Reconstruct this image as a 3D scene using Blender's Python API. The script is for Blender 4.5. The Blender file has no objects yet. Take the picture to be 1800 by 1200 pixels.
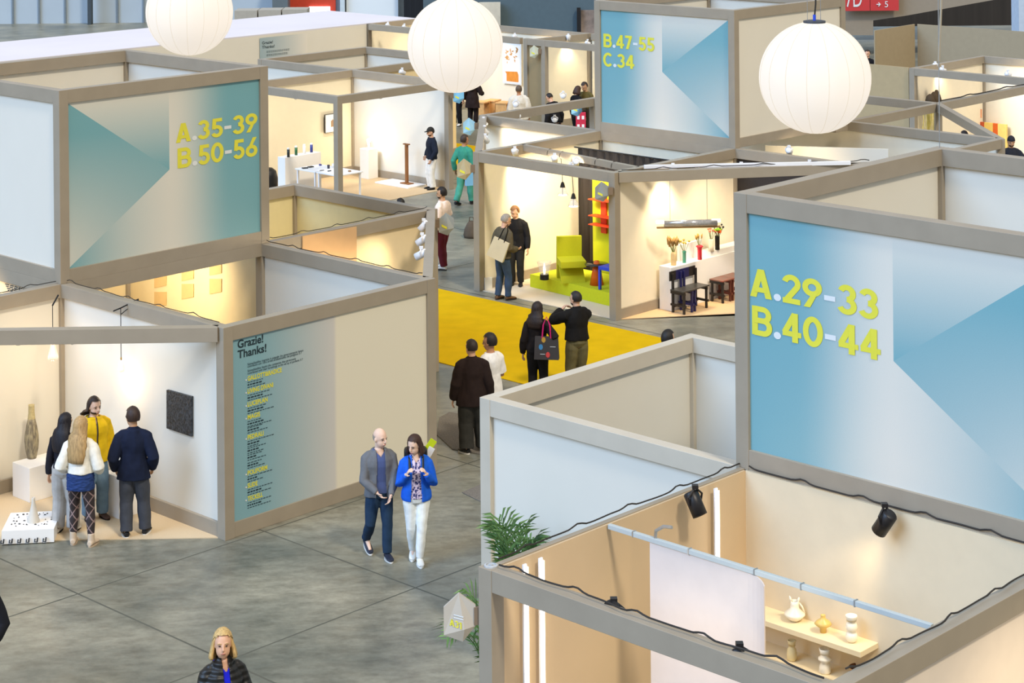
import bpy, bmesh, math, random
from mathutils import Vector, Matrix, noise
random.seed(7)
scene = bpy.context.scene
COL = scene.collection

# ------------------------------------------------------------------ camera, world, sun, exposure
F_PX, CAM_H, ROLL = 3508.68, 9.3602, -0.009
HORIZON = -304.61
cam_data = bpy.data.cameras.new('camera')
cam_data.sensor_fit = 'HORIZONTAL'
cam_data.sensor_width = 36.0
cam_data.lens = F_PX / 1800.0 * 36.0
cam_data.shift_y = -(600.0 - HORIZON) / 1800.0
cam_data.clip_end = 400
cam = bpy.data.objects.new('camera', cam_data)
COL.objects.link(cam)
cam.matrix_world = Matrix.Translation((0, 0, CAM_H)) @ Matrix.Rotation(math.radians(90), 4, 'X') @ Matrix.Rotation(ROLL, 4, 'Z')
scene.camera = cam
scene.view_settings.view_transform = 'Standard'
scene.view_settings.look = 'None'
scene.view_settings.exposure = 0.82
scene.view_settings.gamma = 1.0
scene.view_settings.use_curve_mapping = False

world = bpy.data.worlds.new('hall_light')
scene.world = world
world.use_nodes = True
bg = world.node_tree.nodes['Background']
bg.inputs[0].default_value = (1.0, 0.97, 0.92, 1)
bg.inputs[1].default_value = 0.35

def sun_lamp(name, frm, strength, color, angle):
    d = bpy.data.lights.new(name, 'SUN')
    d.energy = strength; d.color = color; d.angle = math.radians(angle)
    o = bpy.data.objects.new(name, d); COL.objects.link(o)
    o.rotation_euler = (-Vector(frm)).to_track_quat('-Z', 'Y').to_euler()
    o.location = Vector(frm) * 60 + Vector((0, 40, 0))
    return o
sun_lamp('skylight_left', (-0.70, -0.50, 0.62), 1.80, (0.40, 0.63, 1.0), 40)
sun_lamp('hall_lamp_right', (0.34, -0.56, 0.78), 1.12, (1.0, 0.88, 0.70), 7)

# ------------------------------------------------------------------ coordinates
ANG = 0.7635
OX, OY = -6.5873, 28.8694
SA, CA = math.sin(ANG), math.cos(ANG)
def W(a, b, z=0.0):
    """stand grid (metres along the two wall directions) to world"""
    return Vector((OX + a * SA - b * CA, OY + a * CA + b * SA, z))
def G(p):
    dx, dy = p[0] - OX, p[1] - OY
    return dx * SA + dy * CA, -dx * CA + dy * SA
def ray(u, v):
    x, y = u - 900.0, v - HORIZON
    c, s = math.cos(ROLL), math.sin(ROLL)
    return (x * c + y * s) / F_PX, (-x * s + y * c) / F_PX
def P(u, v, z=0.0):
    """photo position at height z to world"""
    rx, rz = ray(u, v)
    Y = (CAM_H - z) / rz
    return Vector((rx * Y, Y, z))
def PD(u, v, Y):
    rx, rz = ray(u, v)
    return Vector((rx * Y, Y, CAM_H - rz * Y))
def WP(u, v, A, B):
    """photo position on the upright plane through ground points A, B"""
    rx, rz = ray(u, v)
    d = Vector((B[0] - A[0], B[1] - A[1]))
    # A + t d = Y (rx,1)
    det = d.x * (-1) - d.y * (-rx)
    t = (-A[0] * -1 - -A[1] * -rx) / det if False else None
    # solve: A.x + t d.x = rx Y ; A.y + t d.y = Y
    t = (rx * A[1] - A[0]) / (d.x - rx * d.y)
    Y = A[1] + t * d.y
    return Vector((rx * Y, Y, CAM_H - rz * Y))
DIR_A = Vector((SA, CA, 0)); DIR_B = Vector((-CA, SA, 0))
RZ_A = math.atan2(CA, SA)          # z rotation that turns local x along a
RZ_B = math.atan2(SA, -CA)

# ------------------------------------------------------------------ materials
def lin(c):
    if isinstance(c, str):
        c = tuple(int(c[i:i + 2], 16) / 255 for i in (0, 2, 4))
    return tuple(x / 12.92 if x <= 0.04045 else ((x + 0.055) / 1.055) ** 2.4 for x in c)
MATS = {}
def mat(name, color, rough=0.6, metal=0.0, var=0.06, scale=6.0, bump=0.0, bscale=60.0, spec=0.4, emit=None, estr=0.0,
        alpha=1.0, trans=0.0, stretch=(1, 1, 1), sheen=0.0, col2=None, tex='noise'):
    if name in MATS: return MATS[name]
    m = bpy.data.materials.new(name); m.use_nodes = True
    nt = m.node_tree; bs = nt.nodes['Principled BSDF']
    c = lin(color)
    bs.inputs['Roughness'].default_value = rough
    bs.inputs['Metallic'].default_value = metal
    bs.inputs['Specular IOR Level'].default_value = spec
    if sheen: bs.inputs['Sheen Weight'].default_value = sheen
    tc = nt.nodes.new('ShaderNodeTexCoord')
    mp = nt.nodes.new('ShaderNodeMapping'); mp.inputs['Scale'].default_value = stretch
    nt.links.new(tc.outputs['Object'], mp.inputs['Vector'])
    if var > 0:
        nz = nt.nodes.new('ShaderNodeTexNoise' if tex == 'noise' else 'ShaderNodeTexVoronoi')
        nz.inputs['Scale'].default_value = scale
        if tex == 'noise': nz.inputs['Detail'].default_value = 4
        nt.links.new(mp.outputs['Vector'], nz.inputs['Vector'])
        rp = nt.nodes.new('ShaderNodeValToRGB')
        if col2 is not None:
            c2 = lin(col2)
            rp.color_ramp.elements[0].position = 0.35; rp.color_ramp.elements[1].position = 0.65
            rp.color_ramp.elements[0].color = (*c, 1); rp.color_ramp.elements[1].color = (*c2, 1)
        else:
            rp.color_ramp.elements[0].position = 0.3; rp.color_ramp.elements[1].position = 0.7
            rp.color_ramp.elements[0].color = (*[x * (1 - var) for x in c], 1)
            rp.color_ramp.elements[1].color = (*[min(1, x * (1 + var)) for x in c], 1)
        nt.links.new(nz.outputs[0], rp.inputs[0])
        nt.links.new(rp.outputs[0], bs.inputs['Base Color'])
    else:
        bs.inputs['Base Color'].default_value = (*c, 1)
    if bump > 0:
        n2 = nt.nodes.new('ShaderNodeTexNoise'); n2.inputs['Scale'].default_value = bscale; n2.inputs['Detail'].default_value = 3
        nt.links.new(mp.outputs['Vector'], n2.inputs['Vector'])
        bp = nt.nodes.new('ShaderNodeBump'); bp.inputs['Strength'].default_value = bump; bp.inputs['Distance'].default_value = 0.01
        nt.links.new(n2.outputs[0], bp.inputs['Height']); nt.links.new(bp.outputs[0], bs.inputs['Normal'])
    if emit is not None:
        bs.inputs['Emission Color'].default_value = (*lin(emit), 1)
        bs.inputs['Emission Strength'].default_value = estr
    if trans: bs.inputs['Transmission Weight'].default_value = trans
    if alpha < 1:
        bs.inputs['Alpha'].default_value = alpha
    MATS[name] = m
    return m
def cattr_mat(name, rough=0.6):
    if name in MATS: return MATS[name]
    m = bpy.data.materials.new(name); m.use_nodes = True
    nt = m.node_tree; bs = nt.nodes['Principled BSDF']
    at = nt.nodes.new('ShaderNodeVertexColor'); at.layer_name = 'print'
    nz = nt.nodes.new('ShaderNodeTexNoise'); nz.inputs['Scale'].default_value = 300
    mx = nt.nodes.new('ShaderNodeMixRGB'); mx.blend_type = 'OVERLAY'; mx.inputs[0].default_value = 0.06
    nt.links.new(at.outputs[0], mx.inputs[1]); nt.links.new(nz.outputs[0], mx.inputs[2])
    nt.links.new(mx.outputs[0], bs.inputs['Base Color'])
    bs.inputs['Roughness'].default_value = rough
    bs.inputs['Specular IOR Level'].default_value = 0.3
    MATS[name] = m
    return m

M_PANEL = mat('cream_panel', 'ded9cc', 0.7, var=0.012, scale=1.5)
M_FRAME = mat('taupe_frame', '9b907f', 0.4, var=0.05, scale=3, bump=0.05, bscale=200)
M_TAN = mat('tan_board', 'cdb491', 0.6, var=0.04, scale=1.2)
M_WHITE = mat('white_paint', 'efeeec', 0.55, var=0.015)
M_BLACK = mat('matt_black', '17171a', 0.5, var=0.1)
M_DARK = mat('dark_cloth', '2e2823', 0.9, var=0.15, scale=20, stretch=(1, 1, 0.05))
M_CARPET = mat('beige_carpet', 'd3bd9c', 0.95, var=0.07, scale=90, bump=0.2, bscale=300, spec=0.1)
M_YELLOW_CARPET = mat('yellow_carpet', 'd2ac12', 0.95, var=0.07, scale=2.5, bump=0.3, bscale=400, spec=0.05)
M_YTEXT = mat('yellow_letters', 'ddd743', 0.5, var=0.02)
M_WTEXT = mat('white_letters', 'd9dddd', 0.5, var=0.02)
M_KTEXT = mat('dark_letters', '1d3038', 0.6, var=0.02)
M_LED = mat('led_tube_glow', 'fff4e6', 0.5, var=0, emit='fff1de', estr=2.6)
M_METAL = mat('brushed_metal', 'b8bcc0', 0.35, metal=0.9, var=0.05, scale=20)
M_CABLE = mat('cable_rubber', '2a2622', 0.6, var=0.1)

# ------------------------------------------------------------------ object helpers
def thing(name, label, cat, loc=(0, 0, 0), rz=0.0, group=None, kind=None):
    o = bpy.data.objects.new(name, None); COL.objects.link(o)
    o.empty_display_size = 0.1
    o.location = loc; o.rotation_euler = (0, 0, rz)
    o['label'] = label; o['category'] = cat
    if group: o['group'] = group
    if kind: o['kind'] = kind
    return o
def tag(o, label, cat, group=None, kind=None):
    o['label'] = label; o['category'] = cat
    if group: o['group'] = group
    if kind: o['kind'] = kind
    return o
def link_mesh(name, me, m, parent=None, smooth=False, loc=None, rz=None):
    if m is not None:
        for k in (m if isinstance(m, (list, tuple)) else [m]): me.materials.append(k)
    if smooth:
        for p in me.polygons: p.use_smooth = True
    o = bpy.data.objects.new(name, me); COL.objects.link(o)
    if parent is not None: o.parent = parent
    if loc is not None: o.location = loc
    if rz is not None: o.rotation_euler = (0, 0, rz)
    return o
def dup(root, loc=None, rz=None, label=None, group=None):
    r = root.copy(); COL.objects.link(r)
    if loc is not None: r.location = loc
    if rz is not None: r.rotation_euler = (0, 0, rz)
    if label: r['label'] = label
    if group: r['group'] = group
    for ch in list(root.children):
        c = ch.copy(); COL.objects.link(c); c.parent = r
        for g in list(ch.children):
            d = g.copy(); COL.objects.link(d); d.parent = c
    return r

class MB:
    """collects shapes into one mesh"""
    def __init__(s): s.bm = bmesh.new()
    def box(s, lo, hi, mtx=None, bevel=0.0):
        lo = Vector(lo); hi = Vector(hi)
        r = bmesh.ops.create_cube(s.bm, size=1.0)
        vs = r['verts']
        for v in vs:
            v.co = Vector([lo[i] + (v.co[i] + 0.5) * (hi[i] - lo[i]) for i in range(3)])
        if bevel > 0:
            es = list({e for v in vs for e in v.link_edges})
            rb = bmesh.ops.bevel(s.bm, geom=es, offset=bevel, segments=2, affect='EDGES', profile=0.5)
            vs = list({v for f in rb['faces'] for v in f.verts} | {v for v in vs if v.is_valid})
        if mtx is not None:
            for v in vs: v.co = mtx @ v.co
        return s
    def rings(s, rings, closed=True, caps=True):
        """rings: list of lists of points with the same count"""
        n = len(rings[0]); vv = [[s.bm.verts.new(p) for p in r] for r in rings]
        for i in range(len(vv) - 1):
            for j in range(n if closed else n - 1):
                k = (j + 1) % n
                try: s.bm.faces.new((vv[i][j], vv[i][k], vv[i + 1][k], vv[i + 1][j]))
                except ValueError: pass
        if caps and closed:
            s.bm.faces.new(list(reversed(vv[0]))); s.bm.faces.new(vv[-1])
        return s
    def lathe(s, prof, seg=24, center=(0, 0, 0), caps=True):
        c = Vector(center)
        return s.rings([[c + Vector((r * math.cos(2 * math.pi * j / seg), r * math.sin(2 * math.pi * j / seg), z)) for j in range(seg)] for r, z in prof], caps=caps)
    def tube(s, pts, r, seg=8, caps=True):
        pts = [Vector(p) for p in pts]
        rs = r if isinstance(r, (list, tuple)) else [r] * len(pts)
        prev = None; out = []
        for i, p in enumerate(pts):
            t = (pts[min(i + 1, len(pts) - 1)] - pts[max(i - 1, 0)])
            if t.length < 1e-9: t = Vector((0, 0, 1))
            t.normalize()
            if prev is None:
                x = t.orthogonal().normalized()
            else:
                x = (prev - t * prev.dot(t))
                x = x.normalized() if x.length > 1e-6 else t.orthogonal().normalized()
            prev = x; y = t.cross(x)
            out.append([p + (x * math.cos(2 * math.pi * j / seg) + y * math.sin(2 * math.pi * j / seg)) * rs[i] for j in range(seg)])
        return s.rings(out, caps=caps)
    def poly(s, pts, z0, z1):
        """upright prism over a ground polygon"""
        a = [s.bm.verts.new((p[0], p[1], z0)) for p in pts]; b = [s.bm.verts.new((p[0], p[1], z1)) for p in pts]
        n = len(pts)
        s.bm.faces.new(list(reversed(a))); s.bm.faces.new(b)
        for i in range(n): s.bm.faces.new((a[i], a[(i + 1) % n], b[(i + 1) % n], b[i]))
        return s
    def solid(s, verts, faces):
        vv = [s.bm.verts.new(v) for v in verts]
        for f in faces: s.bm.faces.new([vv[i] for i in f])
        return s
    def ball(s, c, r, seg=12, rings=8, scale=(1, 1, 1), mtx=None):
        res = bmesh.ops.create_uvsphere(s.bm, u_segments=seg, v_segments=rings, radius=1.0)
        for v in res['verts']:
            p = Vector((v.co.x * r * scale[0], v.co.y * r * scale[1], v.co.z * r * scale[2]))
            if mtx is not None: p = mtx @ p
            v.co = p + Vector(c)
        return s
    def mesh(s, name, recalc=True):
        if recalc: bmesh.ops.recalc_face_normals(s.bm, faces=s.bm.faces)
        me = bpy.data.meshes.new(name); s.bm.to_mesh(me); s.bm.free(); return me
    def build(s, name, m, parent=None, smooth=False, loc=None, rz=None):
        return link_mesh(name, s.mesh(name), m, parent, smooth, loc, rz)

WORK = bpy.data.scenes.new('workbench')           # an empty side scene in which single meshes are evaluated quickly
def evaluated_mesh(o):
    WORK.collection.objects.link(o)
    with bpy.context.temp_override(scene=WORK, view_layer=WORK.view_layers[0]):
        dg = bpy.context.evaluated_depsgraph_get()
        me = bpy.data.meshes.new_from_object(o.evaluated_get(dg))
    WORK.collection.objects.unlink(o)
    return me
TEXTS = {}
def text_mesh(body, bold=0.0):
    cu = bpy.data.curves.new('lettering', 'FONT'); cu.body = body; cu.size = 1.0; cu.offset = bold; cu.resolution_u = 4
    o = bpy.data.objects.new('lettering', cu)
    me = evaluated_mesh(o)
    bpy.data.objects.remove(o); bpy.data.curves.remove(cu)
    return me
def letter_width(chars, bold):
    me = text_mesh(chars, bold)
    xs = [v.co.x for v in me.vertices]; return (min(xs), max(xs)) if xs else (0, 0)
def lettering(line, x0, x1, z0, cap, y, bold=0.02, keep=None, flip=1, z1=None):
    """verts/faces of one line in the x-z plane of a panel, fitted to x0..x1 with capital height cap; keep(ch) chooses characters"""
    # whole-line extents, then per-character meshes so that two colours can share a line
    full = text_mesh(line, bold)
    xs = [v.co.x for v in full.vertices]; lo, hi = min(xs), max(xs)
    h = text_mesh('E', bold); ys = [v.co.y for v in h.vertices]; capy = max(ys); 
    sx = (x1 - x0) / (hi - lo); sz = cap / capy
    verts, faces = [], []
    adv = 0.0
    for i, ch in enumerate(line):
        if ch != ' ' and (keep is None or keep(ch)):
            # place by measuring the prefix with this character
            pre = text_mesh(line[:i + 1], bold); px = max(v.co.x for v in pre.vertices)
            c = text_mesh(ch, bold); cx = max(v.co.x for v in c.vertices)
            off = px - cx
            base = len(verts)
            for v in c.vertices: verts.append((x0 + (v.co.x + off - lo) * sx, y, z0 + v.co.y * sz))
            for p in c.polygons: faces.append([base + k for k in p.vertices])
            bpy.data.meshes.remove(pre); bpy.data.meshes.remove(c)
    bpy.data.meshes.remove(full); bpy.data.meshes.remove(h)
    return verts, faces
# heavy sans letters of the tower signs, drawn as strokes
def _arc(cx, cy, rx, ry, d0, d1, n=22):
    return [(cx + rx * math.cos(math.radians(d0 + (d1 - d0) * i / n)), cy + ry * math.sin(math.radians(d0 + (d1 - d0) * i / n))) for i in range(n + 1)]
SW = 0.188
def _rect(x0, y0, x1, y1): return ('p', [(x0, y0), (x1, y0), (x1, y1), (x0, y1)])
GLYPH = {
    'A': (0.74, [('p', [(0, 0), (.215, 0), (.47, 1), (.26, 1)]), ('p', [(.525, 0), (.74, 0), (.48, 1), (.27, 1)]), _rect(.17, .19, .57, .365)]),
    'B': (0.69, [_rect(0, 0, .205, 1), ('s', [(.09, .915), (.38, .915)] + _arc(.38, .717, .195, .198, 85, -90) + [(.09, .519)]), ('s', [(.09, .519), (.40, .519)] + _arc(.40, .302, .205, .217, 85, -90) + [(.09, .085)])]),
    'C': (0.72, [('s', _arc(.385, .5, .295, .42, 42, 318, 34))]),
    '0': (0.66, [('s', _arc(.33, .5, .24, .42, 0, 360, 40))]),
    '2': (0.62, [('s', _arc(.305, .70, .215, .215, 168, -38) + [(.13, .10)]), _rect(.02, 0, .60, .185)]),
    '3': (0.62, [('s', _arc(.295, .715, .195, .20, 160, -90)), ('s', _arc(.295, .30, .22, .215, 90, -160))]),
    '4': (0.66, [('s', [(.43, .97), (.085, .30)]), _rect(.02, .19, .65, .37), _rect(.345, 0, .545, 1)]),
    '5': (0.62, [_rect(.09, .82, .57, 1), ('p', [(.09, 1), (.285, 1), (.245, .44), (.05, .44)]), ('s', _arc(.295, .315, .22, .235, 140, -155))]),
    '6': (0.64, [('s', _arc(.32, .305, .225, .22, 0, 360, 34)), ('p', [(.385, 1), (.60, 1), (.29, .46), (.08, .36)])]),
    '7': (0.60, [_rect(.02, .82, .58, 1), ('p', [(.365, .9), (.58, .9), (.31, 0), (.09, 0)])]),
    '9': (0.64, [('s', _arc(.32, .695, .225, .22, 0, 360, 34)), ('p', [(.255, 0), (.04, 0), (.35, .54), (.56, .64)])]),
    '1': (0.40, [_rect(.17, 0, .37, 1), ('p', [(.0, .70), (.0, .86), (.20, 1), (.25, .86)])]),
    '-': (0.40, [_rect(.02, .35, .38, .525)]),
    '.': (0.25, [('p', _arc(.135, .125, .125, .125, 0, 345, 23))]),
}
def _ribbon(pts):
    n = len(pts); L, R = [], []
    for i, (x, y) in enumerate(pts):
        x0, y0 = pts[max(i - 1, 0)]; x1, y1 = pts[min(i + 1, n - 1)]
        if pts[0] == pts[-1] or (abs(pts[0][0] - pts[-1][0]) < 1e-6 and abs(pts[0][1] - pts[-1][1]) < 1e-6):
            if i in (0, n - 1): x0, y0 = pts[n - 2]; x1, y1 = pts[1]
        dx, dy = x1 - x0, y1 - y0; l = math.hypot(dx, dy) or 1
        nx, ny = -dy / l * SW / 2, dx / l * SW / 2
        L.append((x + nx, y + ny)); R.append((x - nx, y - ny))
    return [[L[i], R[i], R[i + 1], L[i + 1]] for i in range(n - 1)]
def heavy_line(line, x0, x1, z0, cap, keep):
    gap = 0.045; tot = sum(GLYPH[c][0] for c in line) + gap * (len(line) - 1)
    sx = (x1 - x0) / tot; x = 0; verts, faces = [], []
    for ci, c in enumerate(line):
        w, shapes = GLYPH[c]
        if ci == keep:
            for si, (k, pts) in enumerate(shapes):
                for poly in ([pts] if k == 'p' else _ribbon(pts)):
                    b = len(verts)
                    verts += [(x0 + (x + px) * sx, 0.0012 * si, z0 + py * cap) for px, py in poly]
                    faces.append(list(range(b, b + len(poly))))
        x += w + gap
    return verts, faces
def lettering_part(name, lines, m, parent, depth=0.004):
    """lines: list of (verts, faces); gives them a thin body"""
    verts, faces = [], []
    for v, f in lines:
        b = len(verts); verts += v; faces += [[b + k for k in q] for q in f]
    me = bpy.data.meshes.new(name); me.from_pydata(verts, [], faces); me.update()
    o = link_mesh(name, me, m, parent)
    return o
# ------------------------------------------------------------------ the setting: floor and hall
def concrete():
    m = bpy.data.materials.new('polished_concrete'); m.use_nodes = True
    nt = m.node_tree; bs = nt.nodes['Principled BSDF']; L = nt.links.new
    tc = nt.nodes.new('ShaderNodeTexCoord')
    mp = nt.nodes.new('ShaderNodeMapping'); L(tc.outputs['Object'], mp.inputs['Vector'])
    def noise_(scale, detail=6, rough=0.6, st=(1, 1, 1)):
        mm = nt.nodes.new('ShaderNodeMapping'); mm.inputs['Scale'].default_value = st
        mm.inputs['Rotation'].default_value = (0, 0, -0.5)
        L(tc.outputs['Object'], mm.inputs['Vector'])
        n = nt.nodes.new('ShaderNodeTexNoise'); n.inputs['Scale'].default_value = scale
        n.inputs['Detail'].default_value = detail; n.inputs['Roughness'].default_value = rough
        L(mm.outputs['Vector'], n.inputs['Vector']); return n
    n1 = noise_(0.55); n2 = noise_(2.6, 8, 0.7, (1, 2.2, 1)); n3 = noise_(14, 4)
    r1 = nt.nodes.new('ShaderNodeValToRGB')
    for e, (p, c) in zip(r1.color_ramp.elements, ((0.32, '63665d'), (0.68, '9a9684'))):
        e.position = p; e.color = (*lin(c), 1)
    L(n1.outputs[0], r1.inputs[0])
    r2 = nt.nodes.new('ShaderNodeValToRGB')
    for e, (p, c) in zip(r2.color_ramp.elements, ((0.33, (0.62, 0.60, 0.58)), (0.60, (1.1, 1.1, 1.1)))):
        e.position = p; e.color = (*c, 1)
    L(n2.outputs[0], r2.inputs[0])
    mx = nt.nodes.new('ShaderNodeMixRGB'); mx.blend_type = 'MULTIPLY'; mx.inputs[0].default_value = 0.9
    L(r1.outputs[0], mx.inputs[1]); L(r2.outputs[0], mx.inputs[2])
    r3 = nt.nodes.new('ShaderNodeValToRGB')
    for e, (p, c) in zip(r3.color_ramp.elements, ((0.3, (0.86, 0.86, 0.86)), (0.7, (1.06, 1.06, 1.06)))):
        e.position = p; e.color = (*c, 1)
    L(n3.outputs[0], r3.inputs[0])
    m2 = nt.nodes.new('ShaderNodeMixRGB'); m2.blend_type = 'MULTIPLY'; m2.inputs[0].default_value = 0.8
    L(mx.outputs[0], m2.inputs[1]); L(r3.outputs[0], m2.inputs[2])
    L(m2.outputs[0], bs.inputs['Base Color'])
    rr = nt.nodes.new('ShaderNodeMapRange'); rr.inputs['To Min'].default_value = 0.26; rr.inputs['To Max'].default_value = 0.5
    L(n2.outputs[0], rr.inputs['Value']); L(rr.outputs[0], bs.inputs['Roughness'])
    bs.inputs['Specular IOR Level'].default_value = 0.45
    return m
fl = MB().box((-60, -10, -0.2), (70, 150, 0)).build('floor', concrete()); fl['kind'] = 'structure'
# saw-cut joints, a recessed dark line every few metres along both stand directions
M_JOINT = mat('joint_filler', '5a5a50', 0.7, var=0.25, scale=1.3)
def joint(p, q, w=0.028):
    d = (q - p); d.normalize(); n = Vector((-d.y, d.x, 0)) * w / 2
    return [p + n, p - n, q - n, q + n]
jb = MB()
for a0 in (-8.1, -4.6, -2.35, 0.58, 4.4, 8.2, 12.05, 16.4, 20.5, 24.5):
    q = joint(W(a0, -30), W(a0, 30)); jb.solid([(v.x, v.y, 0.0008) for v in q], [(0, 1, 2, 3)])
for b0 in (-11.0, -6.80, -3.88, 5.6, 9.4, 13.1):
    q = joint(W(-14, b0), W(40, b0), 0.022); jb.solid([(v.x, v.y, 0.0012) for v in q], [(0, 1, 2, 3)])
jo = jb.build('trim_1', M_JOINT); jo['kind'] = 'structure'

# ------------------------------------------------------------------ stand walls
RAIL, POST, TH = 0.195, 0.16, 0.15
def partition(label, A, B, panel=M_PANEL, rail=True, base=True, pa=True, pb=True, off=0.0, name='booth_partition', h=2.8,
              frame=M_FRAME, group=None, cat='partition', flush=0, top=None, TH=TH):
    """one wall of a stand between two grid points; flush: +1/-1 puts the panel over the frame on that side"""
    p, q = W(*A), W(*B); d = q - p; Ln = d.length
    t = thing(name, label, cat, p, math.atan2(d.y, d.x), group, 'thing')
    x0 = POST / 2; x1 = Ln - POST / 2
    if pa: MB().box((-POST / 2, -POST / 2, 0), (POST / 2, POST / 2, h), bevel=0.004).build('post', frame, t)
    if pb: MB().box((Ln - POST / 2, -POST / 2, 0), (Ln + POST / 2, POST / 2, h), bevel=0.004).build('post', frame, t)
    if rail: MB().box((x0, -TH / 2, h - RAIL), (x1, TH / 2, h), bevel=0.004).build('top_rail', frame, t)
    if panel is not None:
        if flush:
            y = flush * (TH / 2 + 0.012)
            MB().box((x0 - 0.05, y - 0.011, 0), (x1 + 0.05, y + 0.011, h - 0.012)).build('panel', panel, t)
        else:
            zt = h - (RAIL if rail else 0)
            MB().box((x0, off - 0.02, 0.19 if base else 0), (x1, off + 0.02, zt)).build('panel', panel, t)
    if base: MB().box((x0, -TH / 2 + 0.01, 0), (x1, TH / 2 - 0.01, 0.2), bevel=0.004).build('base_board', frame, t)
    t['length'] = Ln
    return t
Am, A0, A1, A2, A3, A4, A5, A6, A7, A8 = -3.67, 0.08, 3.80, 7.51, 12.325, 16.06, 19.85, 23.85, 28.65, 31.0
Bm4, Bm3, Bm2, Bm1, B0, B1, B2, B3, B4, B5, B6 = -15.95, -12.29, -8.60, -3.70, 0.08, 3.70, 7.23, 12.25, 15.97, 19.85, 25.05

M_FRAME2 = mat('cream_frame', 'c4bbaa', 0.5, var=0.04, scale=3)
# left block
w_art = partition('pale booth wall hung with the square black relief', (A0, Bm1), (A0, B0))
w_vase = partition('cream booth wall behind the tall woven vase', (Am, B0), (A0, B0), pb=False)
partition('long beam on the open front of the booth with the woven vase', (A0, Bm1), (Am, B0), panel=None, base=False, pa=False, pb=False, name='booth_beam', cat='beam')
w_thanks = partition('booth wall with the tall blue Grazie! Thanks! list', (A0, Bm1), (A1, Bm1), panel=None, pa=False)
w_white = partition('plain white wall behind the Grazie! Thanks! list wall', (A1, Bm1), (A1, B0), pa=False)
partition('beam with three white spotlights ending at the grey tote-shaped sign', (A1, Bm1), (A2, B0), panel=None, base=False, pa=False, pb=False, name='booth_beam', cat='beam')
partition('booth beam directly under the A.35-39 tower face', (A0, B0), (A1, B0), panel=None, base=False, pa=False, pb=False, name='booth_beam', cat='beam')
w_shadow = partition('warm wall with square shadows under the A.35-39 tower', (A1, B0), (A1, B1), pa=False, panel=mat('warm_panel', 'e6d3a8', 0.7, var=0.02))
partition('back wall left of the square shadows under the A.35-39 tower', (A0, B1), (A1, B1), pb=False, panel=MATS['warm_panel'])
w_text = partition('warm wall with small printed text under the left face of the A.35-39 tower', (A0, B0), (A0, B1), pa=False, pb=False, panel=mat('peach_panel', 'e3c9a4', 0.7, var=0.02))
w_orange = partition('booth wall with the peach cloth under its rail', (A1, B0), (A2, B0), pa=False, panel=mat('warm_panel2', 'ead6ae', 0.7, var=0.02))
w_yel = partition('yellowish booth wall below the white exhibition table', (A2, B0), (A2, B1), pa=False, panel=mat('straw_panel', 'dccf9f', 0.7, var=0.02))
partition('short yellowish wall beside the right edge of the A.35-39 tower', (A1, B1), (A2, B1), pa=False, pb=False, panel=MATS['straw_panel'])

# right block
w_palm = partition('white booth wall behind the potted palm', (A0, Bm3), (A0, Bm2), pa=False, frame=M_FRAME2)
partition('low-seen grey-cream wall along the yellow carpet, at the corner post by the aisle', (A0, Bm2), (A1, Bm2), pa=False, frame=M_FRAME2)
partition('pale narrow wall left of the A.29-33 tower', (A1, Bm3), (A1, Bm2), pa=False, pb=False, frame=M_FRAME2)
w_led = partition('tan booth wall carrying three upright light tubes', (Am, Bm3), (A0, Bm3), panel=M_TAN, flush=-1, base=False, rail=True, TH=0.06)
w_shelf = partition('lit beige wall with two shelves of vases under the A.29-33 tower', (A0, Bm4), (A0, Bm3), panel=mat('sand_panel', 'dccbac', 0.7, var=0.02), flush=1, pb=False, base=False)
w_front = partition('grey front beam of the booth with the A31 sign', (Am, Bm4), (Am, Bm3), panel=None, base=False, pb=False, name='booth_beam', cat='beam')
w_right = partition('booth wall in the lower right corner of the picture', (Am, Bm4), (A0, Bm4), pa=False, pb=False, base=True, panel=mat('rose_panel', 'e4d6c6', 0.7, var=0.02))
partition('base wall under the left edge of the A.29-33 tower', (A0, Bm3), (A1, Bm3), pa=False)

# middle block
w_mfront = partition('beam on the open front of the booth with the lime platform', (A3, B0), (A3, B1), panel=None, base=False, name='booth_beam', cat='beam')
w_men = partition('beige booth wall behind the two men by the lime platform', (A3, B1), (A4, B1), pa=False, panel=mat('butter_panel', 'efe5cc', 0.7, var=0.02))
w_lime = partition('booth wall behind the lime chair, under the B.47-55 tower', (A4, B0), (A4, B1), pa=False, pb=False, panel=MATS['butter_panel'])
w_flow = partition('cream booth wall behind the five flower vases', (A3, B0), (A4, B0), pa=False, panel=mat('cream2_panel', 'efe4cd', 0.7, var=0.015))
partition('beam over the open front of the booth with the dark stools', (A3, B0), (A4 + 0.5, -3.1), panel=None, base=False, pa=False, pb=False, name='booth_beam', cat='beam')
w_blk = partition('wall of black panelling behind the white light tube', (A4, -4.4), (A4, B0), pa=True, pb=False, panel=mat('black_panel', '332c28', 0.8, var=0.1))
w_spots = partition('low white-lit wall left of the B.47-55 tower', (A4, B1), (A4, B2), pa=False, panel=MATS['cream2_panel'])
partition('short beam with three white spotlights behind the booth of the two men', (A3, B1), (A4, B2), panel=None, base=False, pa=False, pb=False, name='booth_beam', cat='beam')
w_sl = partition('sloping-looking beam crossing in front of the man in the white shirt', (A4, B2), (A5, B2), panel=None, base=False, pa=False, name='booth_beam', cat='beam')
partition('pale panel beside the left edge of the B.47-55 tower', (A5, B1), (A5, B2), pa=False, pb=False)

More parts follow.
